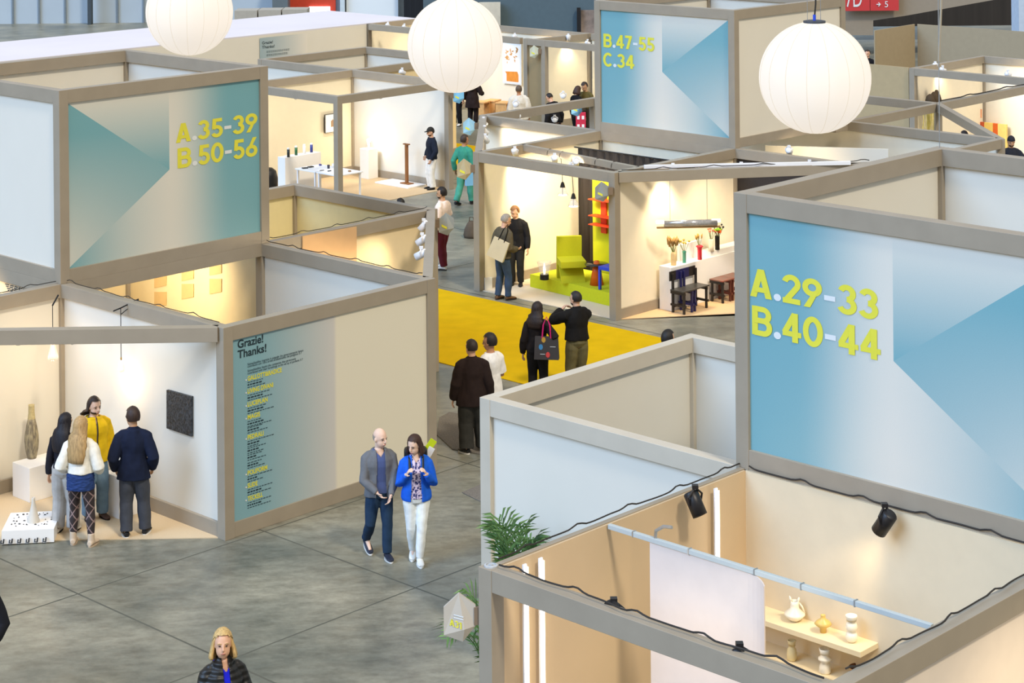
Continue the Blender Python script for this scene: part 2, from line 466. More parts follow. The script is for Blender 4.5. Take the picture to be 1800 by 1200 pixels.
# far left block
partition('beam over the white exhibition table', (A4, B3), (A4, B4), panel=None, base=False, name='booth_beam', cat='beam')
partition('beam above the man in the black cap', (A4, B3), (A5, B3), panel=None, base=False, pa=False, name='booth_beam', cat='beam')
w_cap = partition('white booth wall behind the man in the black cap', (A5, B3), (A5, B4), pa=False)
w_pic = partition('cream booth wall with the small framed picture', (A4, B4), (A5, B4), pa=False, pb=False, panel=mat('cream3_panel', 'e6dcc2', 0.7, var=0.015))
partition('white wall behind the beam, right of the A.35-39 tower top', (A5, B4), (A5, B5), pa=False)
partition('cream wall just below the far Grazie! Thanks! notice', (A5, B5), (A6, B5), pa=False)
partition('greenish-white wall left of the middle paper lantern', (A6, B4), (A6, B5), pa=False, pb=False)
partition('warm low wall below the left side of the middle paper lantern', (A5, B4), (A6, B4), pa=False, pb=False, panel=MATS['warm_panel'])

# far row with the poster and the wooden stools
partition('far beam running behind the middle paper lantern', (A7, 17.9), (A7, B6), panel=None, base=False, pa=False, name='booth_beam', cat='beam')
w_far1 = partition('far warm wall with the poster of leaves and boxes', (A8, 17.3), (A8, B6), pa=True, panel=MATS['cream2_panel'])
partition('wide grey pier between the poster and the cone of light', (A7, 17.0), (A7, 17.75), pa=True, pb=True, panel=mat('taupe_panel', '9a8560', 0.7, var=0.03))
partition('far beam above the three visitors in black', (A7, 11.5), (A7, 17.0), panel=None, base=False, pa=False, pb=False, name='booth_beam', cat='beam')
w_far2 = partition('far wall at the back right of the bright cone of light', (A8, 11.2), (A8, 17.2), pa=True, pb=False, panel=MATS['butter_panel'])
partition('far dividing wall lit by the bright cone of light', (A7, 17.45), (A8, 17.3), pa=False, pb=False, panel=MATS['butter_panel'])
partition('far dividing wall behind the wooden stools', (A7 + 0.4, 22.6), (A8, 22.6), pa=False, panel=MATS['butter_panel'])
partition('far wall beside the white-roofed hall stand', (A7, B6), (A8, B6), pa=True, pb=False, panel=MATS['butter_panel'])

# top right block
C1, C2 = 24.35, 20.6
partition('far beam slanting to the post over the striped cloth', (C1, 0.45), (C2, -3.35), panel=None, base=False, name='booth_beam', cat='beam')
partition('far beam left of the post near the right lantern', (C1, 0.45), (C1, 6.2), panel=None, base=False, pa=False, pb=False, name='booth_beam', cat='beam')
partition('far beam under the right side of the right lantern', (C2 - 0.6, 0.45), (C1, 0.45), panel=None, base=False, pa=False, pb=False, name='booth_beam', cat='beam')
partition('far beam with a black cable above the striped cloth', (C1, 0.45), (C1 + 9, 0.45), panel=None, base=False, pa=False, pb=False, name='booth_beam', cat='beam')
w_sp2 = partition('wall with a bright white spotlight below the right lantern', (C2, -3.35), (C2, 3.7), pa=False, panel=MATS['cream2_panel'])
partition('short beam behind the top of the A.29-33 tower', (C2 - 3.2, -3.35), (C2, -3.35), panel=None, base=False, pa=True, pb=False, name='booth_beam', cat='beam')
D1 = 29.75
partition('far beam with two white spotlights at the right edge', (D1, -9), (D1, 4.55), panel=None, base=False, pb=True, name='booth_beam', cat='beam')
w_bask = partition('bright warm wall with the hanging baskets', (D1, 4.55), (D1 + 3.6, 4.55), pa=False, panel=MATS['cream2_panel'])
w_quilt = partition('bright warm wall with the striped yellow and red cloth', (D1 + 3.6, -9), (D1 + 3.6, 4.55), pa=False, pb=False, panel=MATS['cream2_panel'])
M_TAUPE = mat('taupe_wall', 'a39377', 0.7, var=0.03)
partition('grey-beige wall right of the right lantern', (D1, 4.6), (D1, 9.4), rail=False, base=False, pa=False, pb=False, panel=mat('greige_wall', 'b59f78', 0.7, var=0.03))
partition('tall shaded side wall far behind the right lantern', (37.2, 10.75), (39.9, 10.9), rail=False, base=False, pa=False, pb=False, panel=M_TAUPE)
partition('long beige wall far behind, ending in a yellow and black band', (39.9, 10.9), (39.9, 0.6), rail=False, base=False, pa=False, pb=False, panel=M_TAUPE)
bnd = W(39.75, 0.75)
t = thing('banded_pier', 'far pier with a black and a yellow band', 'pier', W(39.6, 0.2), RZ_B, None, 'thing')
MB().box((-0.35, -0.2, 0), (0.35, 0.2, 1.55)).build('lower_part', M_TAN, t)
MB().box((-0.35, -0.2, 1.55), (0.35, 0.2, 2.0)).build('yellow_band', mat('band_yellow', 'e6d31c', 0.6), t)
MB().box((-0.35, -0.2, 2.0), (0.35, 0.2, 3.0)).build('black_band', mat('band_black', '2c3a38', 0.6), t)

# ------------------------------------------------------------------ printed towers
def mix(c1, c2, f): f = max(0, min(1, f)); return tuple(a + (b - a) * f for a, b in zip(c1, c2))
PB, PW = lin('73a5ae'), lin('d6d3c8')
def print_colour(reg, s, t):
    f = abs(s)
    if reg == 'left':
        k = (s - 0.16) / 0.33
        c = mix(PB, PW, k * k * (3 - 2 * k) if 0 < k < 1 else k)
        return mix(c, PW, 0.32 * max(0, 0.55 - t) * max(0, 1 - abs(s - 0.35) * 2.5))
    if reg == 'low':
        return mix(PW, PB, ((s - 0.49) / 0.51) ** 1.3)
    if reg == 'top':
        return mix(PB, PW, ((t - 0.5) / 0.5) ** 1.1)
    k = (s - 0.49) / 0.51
    return mix(PB, PW, 0.85 * max(0, min(1, (0.80 - t) * 1.35)) * (0.3 + 0.7 * k))
def print_mesh(name, w, h, place, mirror, m, parent):
    bm = bmesh.new(); nx, nz = 40, 28
    vs = [[bm.verts.new((i / nx, 0, j / nz)) for j in range(nz + 1)] for i in range(nx + 1)]
    for i in range(nx):
        for j in range(nz): bm.faces.new((vs[i][j], vs[i + 1][j], vs[i + 1][j + 1], vs[i][j + 1]))
    C = Vector((0.49, 0, 0.5))
    for co, no in (((0.49, 0, 0), (1, 0, 0)), (C, (0.5, 0, -0.51)), (C, (0.5, 0, 0.51))):
        bmesh.ops.bisect_plane(bm, geom=list(bm.verts) + list(bm.edges) + list(bm.faces), plane_co=co, plane_no=Vector(no).normalized())
    lay = bm.loops.layers.float_color.new('print')
    for f in bm.faces:
        c = f.calc_center_median(); s, t = c.x, c.z
        if s < 0.49: reg = 'left'
        else:
            k = (s - 0.49) / 0.51 * 0.5
            reg = 'top' if t > 0.5 + k else ('low' if t < 0.5 - k else 'tri')
        for l in f.loops: l[lay] = (*print_colour(reg, l.vert.co.x, l.vert.co.z), 1)
    for v in bm.verts:
        s = 1 - v.co.x if mirror else v.co.x
        v.co = place(s * w, v.co.z * h)
    bmesh.ops.recalc_face_normals(bm, faces=bm.faces)
    me = bpy.data.meshes.new(name); bm.to_mesh(me); bm.free()
    return link_mesh(name, me, m, parent)
M_PRINT = cattr_mat('printed_fabric', 0.55)
def tower(label, a0, b0, a1, b1, sign, mirror, lines, plainpanel=M_PANEL, h=2.8):
    """square frame tower on top of the stands. sign: 'a' (print on the face towards -a) or 'b' (towards -b)"""
    t = thing('sign_tower', label, 'sign tower', W(a0, b0, 2.8), RZ_A, None, 'thing')
    la, lb = a1 - a0, b1 - b0; R = RAIL; p = POST / 2
    for x in (0, la):
        for y in (0, lb): MB().box((x - p, y - p, 0), (x + p, y + p, h), bevel=0.004).build('post', M_FRAME, t)
    k = TH / 2
    for z in (0, h - R):
        for y in (0, lb): MB().box((p, y - k, z), (la - p, y + k, z + R), bevel=0.003).build('rail', M_FRAME, t)
        for x in (0, la): MB().box((x - k, p, z), (x + k, lb - p, z + R), bevel=0.003).build('rail', M_FRAME, t)
    z0, z1 = R, h - R
    MB().box((p, lb - 0.02, z0), (la - p, lb + 0.02, z1)).build('panel', plainpanel, t)
    MB().box((la - 0.02, p, z0), (la + 0.02, lb - p, z1)).build('panel', plainpanel, t)
    ya = -k + 0.035
    MB().box((ya + 0.004, p, z0), (ya + 0.04, lb - p, z1)).build('panel', plainpanel, t)
    MB().box((p, ya + 0.004, z0), (la - p, ya + 0.04, z1)).build('panel', plainpanel, t)
    if sign == 'b':
        w = la - 2 * p; place = lambda s, z: Vector((p + s, ya, z0 + z))
        A, B = W(a0, b0 + ya), W(a1, b0 + ya)
        loc = lambda u, v: ((lambda q: (G(q)[0] - a0, q.z - 2.8))(WP(u, v, A, B)))
        fin = lambda x, z, e=0.006: Vector((x, ya - e, z))
    else:
        w = lb - 2 * p; place = lambda s, z: Vector((ya, lb - p - s, z0 + z))
        A, B = W(a0 + ya, b1), W(a0 + ya, b0)
        loc = lambda u, v: ((lambda q: (b1 - G(q)[1], q.z - 2.8))(WP(u, v, A, B)))
        fin = lambda x, z, e=0.006: Vector((ya - e, lb - x, z))
    print_mesh('printed_face', w, z1 - z0, place, mirror, M_PRINT, t)
    for (txt, bl, tl, br) in lines:
        x0, z_b = loc(*bl); _, z_t = loc(*tl); x1, _ = loc(*br)
        for k_, ch in enumerate(txt):
            v, f = heavy_line(txt, x0, x1, z_b, z_t - z_b, k_)
            lettering_part('dot' if ch == '.' else 'dash' if ch == '-' else 'letter', [([tuple(fin(q[0], q[2], 0.004 + q[1])) for q in v], f)], M_WTEXT if ch in '.-' else M_YTEXT, t)
    return t
tower('sign tower lettered A.35-39 and B.50-56 above the tall woven vase', A0, B0, A1, B1, 'b', True,
      [('A.35-39', (309, 251.5), (309, 218), (452.5, 229)), ('B.50-56', (312, 296), (312.6, 261), (452.5, 275))])
tower('sign tower lettered B.47-55 and C.34 far back beside the right lantern', A4, B0, A5, B1, 'a', False,
      [('B.47-55', (1061, 82.5), (1061, 59), (1151, 91)), ('C.34', (1060.5, 116), (1060.5, 92), (1115.5, 119.5))])
tower('large sign tower lettered A.29-33 and B.40-44 on the right', A0, Bm4, A1, Bm3, 'a', False,
      [('A.29-33', (1319, 519.5), (1319, 470), (1545, 558)), ('B.40-44', (1322.5, 586.5), (1322.5, 536), (1549, 628))])

# ------------------------------------------------------------------ white-roofed stand and the end of the hall
t = thing('roofed_stand', 'long low stand with a flat white fabric roof along the back left', 'stand', W(8.0, B6), RZ_A, None, 'thing')
MB().box((0, 0, 0), (22.84, 0.06, 2.78)).build('front_wall', M_PANEL, t)
MB().box((22.78, 0.06, 0), (22.84, 4.5, 2.78)).build('end_wall', M_PANEL, t)
MB().box((-4, 0, 2.78), (22.88, 4.6, 2.82)).build('roof_cloth', mat('roof_cloth', 'd6d2d8', 0.8, var=0.03, scale=0.4), t)
hallm = mat('hall_cladding', 'a9b7c2', 0.6, var=0.05, scale=0.5)
hw = MB().box((-60, 97, 0), (70, 97.5, 30)).build('wall_back', hallm); hw['kind'] = 'structure'
# ------------------------------------------------------------------ light fittings
WARM = (1.0, 0.80, 0.52)
M_LENS = mat('warm_lamp_lens', 'fff0d8', 0.4, var=0, emit='ffe6bd', estr=4.0)
M_FIT_W = mat('white_fitting', 'e8e8ea', 0.4, var=0.02)
M_FIT_B = mat('black_fitting', '1b1a1c', 0.4, var=0.05)
def spotlight(label, pos, target, white=True, energy=60, r=0.055, ln=0.17, angle=95, blend=0.9, color=WARM, group=None, arm=0.10, size=0.06):
    t = thing('spotlight', label, 'spotlight', pos, 0, group)
    d = (Vector(target) - Vector(pos)).normalized()
    m = d.to_track_quat('-Z', 'Y').to_matrix().to_4x4()
    fm = M_FIT_W if white else M_FIT_B
    b = MB().lathe([(r * 0.8, ln / 2), (r, ln / 2 - 0.015), (r, -ln / 2), (r * 0.86, -ln / 2), (r * 0.86, -ln / 2 + 0.02)], 20)
    for v in b.bm.verts: v.co = m @ v.co
    b.build('lamp_body', fm, t, True)
    l = MB().lathe([(r * 0.84, -ln / 2 + 0.022), (r * 0.84, -ln / 2 + 0.018)], 16)
    for v in l.bm.verts: v.co = m @ v.co
    l.build('lens', M_LENS, t)
    up = Vector((0, 0, 1)); sd = d.cross(up)
    sd = sd.normalized() if sd.length > 1e-3 else Vector((1, 0, 0))
    k = MB().tube([sd * r * 1.05, sd * r * 1.3 + up * arm * 0.5, up * arm], 0.011, 6)
    k.tube([-sd * r * 1.05, -sd * r * 1.3 + up * arm * 0.5, up * arm], 0.011, 6)
    k.box((-0.03, -0.03, arm - 0.01), (0.03, 0.03, arm + 0.025))
    k.build('bracket', fm, t)
    if energy:
        ld = bpy.data.lights.new('spot_beam', 'SPOT'); ld.energy = energy; ld.color = color
        ld.spot_size = math.radians(angle); ld.spot_blend = blend; ld.shadow_soft_size = max(size, 0.12)
        lo = bpy.data.objects.new('spot_beam', ld); COL.objects.link(lo); lo.parent = t
        lo.matrix_local = Matrix.Translation(d * (ln / 2 + 0.03)) @ m
    return t
def lantern(u, v, rpx, label):
    D = 1.6; Y = F_PX * D / (2 * rpx); c = PD(u, v, Y); R = D / 2
    t = thing('paper_lantern', label, 'lantern', c, 0, 'round white paper lanterns hanging over the stands')
    b = MB(); seg = 64; prof = []
    rings = []
    for i in range(1, 32):
        th = math.pi * i / 32; ring = []
        for j in range(seg):
            ph = 2 * math.pi * j / seg
            rr = R * (1 - 0.012 * (1 - abs(math.sin(ph * 8)) ** 0.5) * math.sin(th))
            ring.append(Vector((rr * math.sin(th) * math.cos(ph), rr * math.sin(th) * math.sin(ph), -R * math.cos(th))))
        rings.append(ring)
    b.rings(rings)
    m = mat('lantern_paper', '8f8a80', 0.8, var=0, emit='fff5ea', estr=0.44)
    b.build('paper_shade', m, t, True)
    sm = mat('lantern_seam', '8a8272', 0.8, var=0.02, emit='efe2cd', estr=0.40)
    s = MB()
    for j in range(16):
        ph = 2 * math.pi * (j + 0.25) / 16
        s.tube([Vector((1.0 * R * math.sin(math.pi * i / 24) * math.cos(ph), 1.0 * R * math.sin(math.pi * i / 24) * math.sin(ph), -R * math.cos(math.pi * i / 24))) for i in range(1, 24)], 0.004, 4)
    s.build('shade_rib', sm, t)
    MB().lathe([(0.16, R - 0.02), (0.16, R + 0.012), (0.12, R + 0.02)], 24).build('top_ring', mat('dark_steel', '4a4f57', 0.5, metal=0.5), t)
    MB().tube([(0, 0, R), (0.005, 0, R + 0.1), (0.02, 0, R + 0.25), (0.06, 0, R + 5)], 0.012, 6).build('power_cord', M_CABLE, t)
    for x in (-0.1, 0.09):
        MB().tube([(x, 0, R), (x, 0, R + 5)], 0.004, 5).build('hanging_wire', M_METAL, t)
    MB().lathe([(0.022, R + 0.01), (0.022, R + 0.10)], 10).build('blue_plug', mat('plug_blue', '2b4fd0', 0.5), t)
    return t
lantern(333, 21, 76, 'paper lantern above the right end of the A.35-39 tower')
lantern(800, 78.5, 84, 'paper lantern in front of the far poster wall, in the middle of the hall')
lantern(1432.5, 136, 98, 'largest-looking paper lantern, between the two right-hand towers')

# visible fittings ------------------------------------------------------------
def aim(pos, a, b, z): return W(a, b, z)
g3 = 'three white spotlights on the beam beside the white wall'
for i, (u, v) in enumerate(((745, 397), (742, 422.5), (740.5, 447))):
    p = P(u, v, 2.72); q = G(p)
    spotlight('white spotlight %s of the three on the beam by the peach cloth' % ('farthest', 'in the middle', 'nearest')[i], p, W(q[0] - 1.2 - 0.6 * i * 0.2, B0, 1.3), True, 46, 0.06, 0.2, group=g3)
for i, (u, v) in enumerate(((850, 215), (852, 230), (853, 245))):
    p = P(u, v, 2.7)
    spotlight('white spotlight %s of the three on the short beam behind the two men' % ('farthest', 'in the middle', 'nearest')[i], p, W(A4, (B1 + B2) / 2 - 0.7 + i * 0.3, 1.2), True, 60, 0.055, 0.2, group='white spotlights on the short far beam')
for lab, u, v, tg, e in (
        ('white spotlight on the front beam above the tote-bag man', 905, 268, W(14.0, B1, 1.2), 75),
        ('white spotlight on the front beam above the glass lamp', 975, 280, W(14.6, B1, 1.1), 150),
        ('white spotlight on the front beam above the lime chair', 1013, 286, W(15.2, B1, 1.1), 150),
        ('white spotlight on the light track above the tube lamp', 1183, 298, W(13.8, B0, 1.0), 115),
        ('white spotlight on the light track in front of the black panelling', 1303, 296, W(15.2, B0, 0.9), 60),
        ('white spotlight at the right end of the light track', 1423, 292, W(15.6, -0.6, 0.4), 30)):
    spotlight(lab, P(u, v, 2.72), tg, True, e, 0.06, 0.17)
for lab, u, v, z, tg, e in (
        ('white spotlight left of the middle lantern, under the fabric roof', 682, 45, 2.75, W(A8, 24, 1.2), 90),
        ('white spotlight touching the left side of the middle lantern', 711, 48, 2.75, W(A8, 22.5, 1.2), 90),
        ('white spotlight over the warm low wall left of the middle lantern', 707, 127, 2.72, W(A6, 13.8, 1.2), 60),
        ('white spotlight on the far beam above the poster', 905, 65, 2.75, W(A8, 18.6, 1.4), 110),
        ('white spotlight throwing the bright cone of light', 999, 66, 2.75, W(30.1, 17.3, 1.2), 90),
        ('white spotlight right of the cone of light', 1033, 76, 2.75, W(A8, 12.6, 1.2), 100),
        ('white spotlight over the hanging baskets', 1644, 116, 2.75, W(D1 + 1.6, 4.5, 1.2), 280),
        ('small white spotlight right of the one over the hanging baskets', 1657, 123, 2.75, W(D1 + 3.6, 1.5, 1.2), 280),
        ('white spotlight above the man in the knitted cap', 1772, 131, 2.75, W(D1 + 3.6, -1.5, 1.2), 280),
        ('glaring white spotlight under the right lantern', 1510, 226, 2.65, W(C2, 2.2, 1.0), 60),
        ('white spotlight below the right lantern near the white panel', 1387, 266, 2.70, W(C2, 1.2, 0.8), 60),
        ('white spotlight on the crossing beam over the man in the white shirt', 907, 184, 2.9, W(27.5, 15.5, 1.2), 40),
        ('white spotlight below the crossing beam at the waist of the white shirt', 912, 204, 2.5, W(27.5, 15.0, 0.6), 0),
        ('white spotlight on the crossing beam above the crouching visitor in black', 990, 169, 2.9, W(27.5, 14.0, 1.2), 40),
        ('white spotlight below the crossing beam on the back of the visitor in black', 975, 211, 2.5, W(27.5, 14.0, 0.6), 0)):
    spotlight(lab, P(u, v, z) if z not in (2.9, 2.5) else WP(u, v, W(A4, B2), W(A5, B2)), tg, True, e, 0.06, 0.17)
# black fittings in the booth at the lower right
pA, pB = W(Am, Bm3 - 0.25), W(A0, Bm3 - 0.25)
spotlight('black spotlight on the tan wall beside the upright light tube', WP(1222, 885, pA, pB), W(-1.2, -14.2, 0.2), False, 25, 0.075, 0.24, arm=0.16)
pA, pB = W(A0 - 0.28, Bm4), W(A0 - 0.28, Bm3)
spotlight('black spotlight hanging under the A.29-33 sign', WP(1555, 918, pA, pB), W(-0.22, -13.1, 1.2), False, 17, 0.075, 0.24, arm=0.16, angle=75)
spotlight('black spotlight behind the front beam near the light tubes', P(1079, 1076, 2.72), W(-1.5, -13.2, 0.6), False, 20, 0.075, 0.2)
spotlight('black spotlight behind the front beam at the shelf end', P(1300, 1156, 2.72), W(-0.3, -13.3, 1.2), False, 28, 0.075, 0.2)
# fittings mostly out of sight behind rails
for lab, pos, tg, e in (
        ('spotlight out of sight under the A.35-39 tower, lighting the square shadows', W(1.9, 1.5, 2.45), W(A1, 2.0, 1.9), 190),
        ('spotlight out of sight lighting the small printed text', W(-1.3, 2.0, 2.6), W(A0, 2.2, 2.0), 80),
        ('spotlight out of sight behind the beam over the woven vase', W(-1.78, -1.70, 2.63), W(-0.8, B0, 1.4), 16),
        ('spotlight out of sight behind the beam over the black relief', W(-1.28, -2.15, 2.63), W(A0, -2.2, 1.6), 12),
        ('spotlight out of sight on the yellowish wall', W(5.2, 0.3, 2.62), W(6.2, B1, 1.0), 75),
        ('spotlight out of sight over the white exhibition table', W(16.2, 14.0, 2.62), W(17.6, B4, 1.0), 45),
        ('spotlight out of sight over the wooden post', W(17.6, 12.4, 2.62), W(A5, 14.2, 1.2), 28),
        ('spotlight out of sight behind the lower right wall', W(-1.2, Bm4 - 2.2, 2.6), W(-1.0, Bm4, 0.9), 60),
        ('spotlight out of sight below the B.47-55 tower', W(13.0, 1.8, 2.62), W(A4, 2.4, 2.2), 60),
        ('spotlight out of sight over the wooden stools', W(28.9, 20.5, 2.62), W(A8, 22, 0.8), 90)):
    spotlight(lab, pos, tg, True, e, 0.055, 0.14, arm=0.07)

# ------------------------------------------------------------------ carpets
def slab(name, pts, z0, z1, m, label, cat, parent=None):
    o = MB().poly([(p.x, p.y) for p in pts], z0, z1).build(name, m)
    tag(o, label, cat); return o
slab('booth_carpet', [W(A0, B0), W(A0, Bm1), W(Am, B0)], 0.0005, 0.012, M_CARPET, 'beige carpet of the booth with the woven vase', 'carpet')
slab('yellow_carpet', [W(7.98, 9.0), W(7.98, -7.5), W(11.85, -7.5), W(11.85, 9.0)], 0.002, 0.012, M_YELLOW_CARPET, 'bright yellow carpet across the aisle', 'carpet')
slab('booth_carpet', [W(A3, B0), W(A4, B0), W(A4, B1), W(A3, B1)], 0.0005, 0.012, mat('pale_carpet', 'e3d2b8', 0.95, var=0.05, scale=90), 'pale carpet around the lime platform', 'carpet')
slab('booth_carpet', [W(A3, B0), W(A4 + 0.5, -3.1), W(A4, -3.1), W(A4, B0)], 0.0005, 0.012, mat('peach_carpet', 'd9b68a', 0.95, var=0.05, scale=90), 'peach carpet under the dark stools', 'carpet')
slab('booth_carpet', [W(A4, B3), W(A5, B3), W(A5, B4), W(A4, B4)], 0.0005, 0.012, mat('tan_carpet', 'cdb48f', 0.95, var=0.06, scale=60), 'tan carpet under the white exhibition table', 'carpet')
slab('yellow_carpet', [W(21.8, 13.6), W(25.2, 13.6), W(25.2, 19.5), W(21.8, 19.5)], 0.002, 0.012, M_YELLOW_CARPET, 'small far piece of yellow carpet beyond the man in green', 'carpet')
slab('floor_mat', [P(772, 735), P(790, 725), P(850, 735), P(850, 800), P(795, 790), P(768, 765)], 0.002, 0.012, mat('grey_mat', '6f6a63', 0.9, var=0.15, scale=40, tex='voronoi'), 'grey ribbed floor mat under the man in the brown sweater', 'mat')
slab('floor_mat', [P(812, 866), P(850, 850), P(850, 884), P(836, 878)], 0.002, 0.012, MATS['grey_mat'], 'small dark mat beside the cream corner post', 'mat')
# peach cloth and pale sheet on the orange wall, square shadows as coloured patches on the shadow wall
def wall_sheet(name, label, cat, wallA, wallB, quad, m, off, th=0.012, kind=None):
    """flat thing on an upright wall: quad of photo corners TL, TR, BR, BL; off: distance out of the wall plane (towards -normal)"""
    p, q = W(*wallA), W(*wallB); d = (q - p).normalized(); n = Vector((d.y, -d.x, 0))
    if n.dot(Vector((0, 0, 0)) - (p + q) / 2) < 0: n = -n
    A, B = p + n * off, q + n * off
    pts = [WP(u, v, A, B) for u, v in quad]
    base = sum(pts, Vector()) / 4
    vs = [x - base for x in pts] + [x - base - n * th for x in pts]
    b = MB().solid(vs, [(0, 1, 2, 3), (7, 6, 5, 4), (0, 4, 5, 1), (1, 5, 6, 2), (2, 6, 7, 3), (3, 7, 4, 0)])
    o = b.build(name, m, None, False, base)
    if label: tag(o, label, cat, kind=kind)
    return o, n, A, B
wall_sheet('hanging_cloth', 'peach cloth hung under the rail of the booth wall', 'cloth', (A1, B0), (A2, B0), [(532, 415), (627, 398), (627, 462), (532, 462)], mat('peach_cloth', 'd6ae80', 0.8, var=0.03), 0.10)
for i, (u, v) in enumerate(((281, 492), (329, 480), (378, 470), (281, 526), (329, 512), (378, 503))):  # soft square shadows, put into the colour of thin darker squares
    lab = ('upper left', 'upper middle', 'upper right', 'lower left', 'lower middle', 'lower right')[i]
    wall_sheet('shadow_square', lab + ' painted square shadow on the warm wall under the A.35-39 tower', 'shadow_patch', (A1, B0), (A1, B1),
               [(u - 10, v - 11 - 2), (u + 11, v - 11 + 2 - 4), (u + 11, v + 12 - 2), (u - 10, v + 12 + 2)], mat('shadow_ochre', 'd3b27a', 0.8, var=0.04), 0.035, 0.012)
# ------------------------------------------------------------------ boxes on the grid
def gbox(name, label, cat, a0, b0, a1, b1, z0, z1, m, bevel=0.004, parts=None, group=None):
    t = W((a0 + a1) / 2, (b0 + b1) / 2, z0)
    la, lb = (a1 - a0) / 2, (b1 - b0) / 2
    o = MB().box((-la, -lb, 0), (la, lb, z1 - z0), bevel=bevel).build(name, m, None, False, t, RZ_A)
    return tag(o, label, cat, group)
M_PLINTH = mat('plinth_white', 'efedea', 0.5, var=0.01)
gbox('plinth', 'white plinth carrying the tall woven vase', 'plinth', -0.93, -0.60, -0.36, -0.17, 0.012, 0.49, M_PLINTH)
gbox('plinth', 'white plinth mostly hidden behind the dark-haired visitor', 'plinth', -0.50, -1.17, -0.12, -0.83, 0.012, 0.62, M_PLINTH)
gbox('plinth', 'white plinth beside the visitor in navy', 'plinth', -0.48, -2.08, -0.10, -1.72, 0.012, 0.58, M_PLINTH)
# tall woven vase
pv = P(56, 805, 0.49)
t = thing('floor_vase', 'tall woven vase on the white plinth by the cream wall', 'vase', (pv.x, pv.y, 0.49))
MB().lathe([(0.060, 0), (0.072, 0.04), (0.092, 0.14), (0.100, 0.24), (0.096, 0.33), (0.075, 0.46), (0.053, 0.56)], 28).build('woven_body', mat('woven_grey', '6a6154', 0.9, var=0.35, scale=40, col2='a29779', stretch=(1, 1, 0.25), bump=0.8, bscale=60), t, True)
MB().lathe([(0.053, 0.56), (0.044, 0.65), (0.042, 0.74), (0.046, 0.755), (0.036, 0.757), (0.034, 0.66)], 28, caps=False).build('neck', mat('woven_straw', 'b5a67a', 0.9, var=0.15, scale=40), t, True)
# low white platform with vase and shards
c = [P(3, 958, 0.0), P(95, 954, 0.0), P(108, 899, 0.17), P(19, 903, 0.17)]
zc = 0.012
pt = thing('display_platform', 'low white platform strewn with dark shards', 'platform', ((c[0] + c[1]) / 2) * Vector((1, 1, 0)).x if False else (c[0] + c[1]) / 2)
base = (c[0] + c[1]) / 2
MB().poly([(p - base).to_2d() for p in c], zc, 0.185).build('deck', M_PLINTH, pt)
for i in range(6):
    f = (i + 0.15) / 6.2; p = c[0].lerp(c[1], f) - base
    hk = MB().tube([(p.x - 0.02, p.y - 0.012, 0.07), (p.x - 0.02, p.y - 0.03, 0.035), (p.x + 0.015, p.y - 0.03, 0.035), (p.x + 0.015, p.y - 0.012, 0.085)], 0.009, 6)
    hk.build('cable_hook', M_BLACK, pt)
vz = P(59, 917, 0.185)
t = thing('cone_vase', 'off-white cone-shaped vase on the low platform', 'vase', (vz.x, vz.y, 0.185))
MB().lathe([(0.078, 0), (0.08, 0.02), (0.062, 0.09), (0.042, 0.17), (0.026, 0.25), (0.021, 0.30), (0.024, 0.325), (0.016, 0.326), (0.015, 0.27)], 28, caps=False).build('body', mat('bone_clay', 'cfc8bb', 0.8, var=0.05, bump=0.3, bscale=90), t, True)
M_SHARD = mat('shard_dark', '4a4744', 0.7, var=0.3)
sh = MB().solid([(-.018, -.006, 0), (.012, -.012, 0), (.020, .006, 0), (-.004, .013, 0), (-.012, 0, .012), (.010, .002, .014)], [(3, 2, 1, 0), (0, 1, 5, 4), (1, 2, 5), (2, 3, 4, 5), (3, 0, 4)]).mesh('shard')
sh.materials.append(M_SHARD)
rnd = random.Random(5); n = 0
while n < 34:
    fx, fy = rnd.uniform(0.12, 0.9), rnd.uniform(0.18, 0.9)
    p = (c[0].lerp(c[1], fx)).lerp(c[3].lerp(c[2], fx), fy)
    if abs(fx - 0.58) < 0.12 and abs(fy - 0.55) < 0.22: continue
    o = bpy.data.objects.new('pottery_shard', sh); COL.objects.link(o)
    o.location = (p.x, p.y, 0.186); o.rotation_euler = (0, 0, rnd.uniform(0, 6.3)); s_ = rnd.uniform(0.5, 1.0); o.scale = (s_, s_, s_)
    tag(o, 'dark pottery shard scattered on the low white platform', 'shard', 'pottery shards on the low platform'); n += 1
# black relief on the art wall
o, n_, A_, B_ = wall_sheet('relief_panel', 'square black textured relief on the pale booth wall', 'artwork', (A0, Bm1), (A0, B0), [(292.5, 685), (336, 697), (336, 767), (292.5, 752.5)], mat('black_relief', '101318', 0.35, var=0.9, scale=26, col2='3d444c', bump=1.0, bscale=40), 0.06, 0.035)
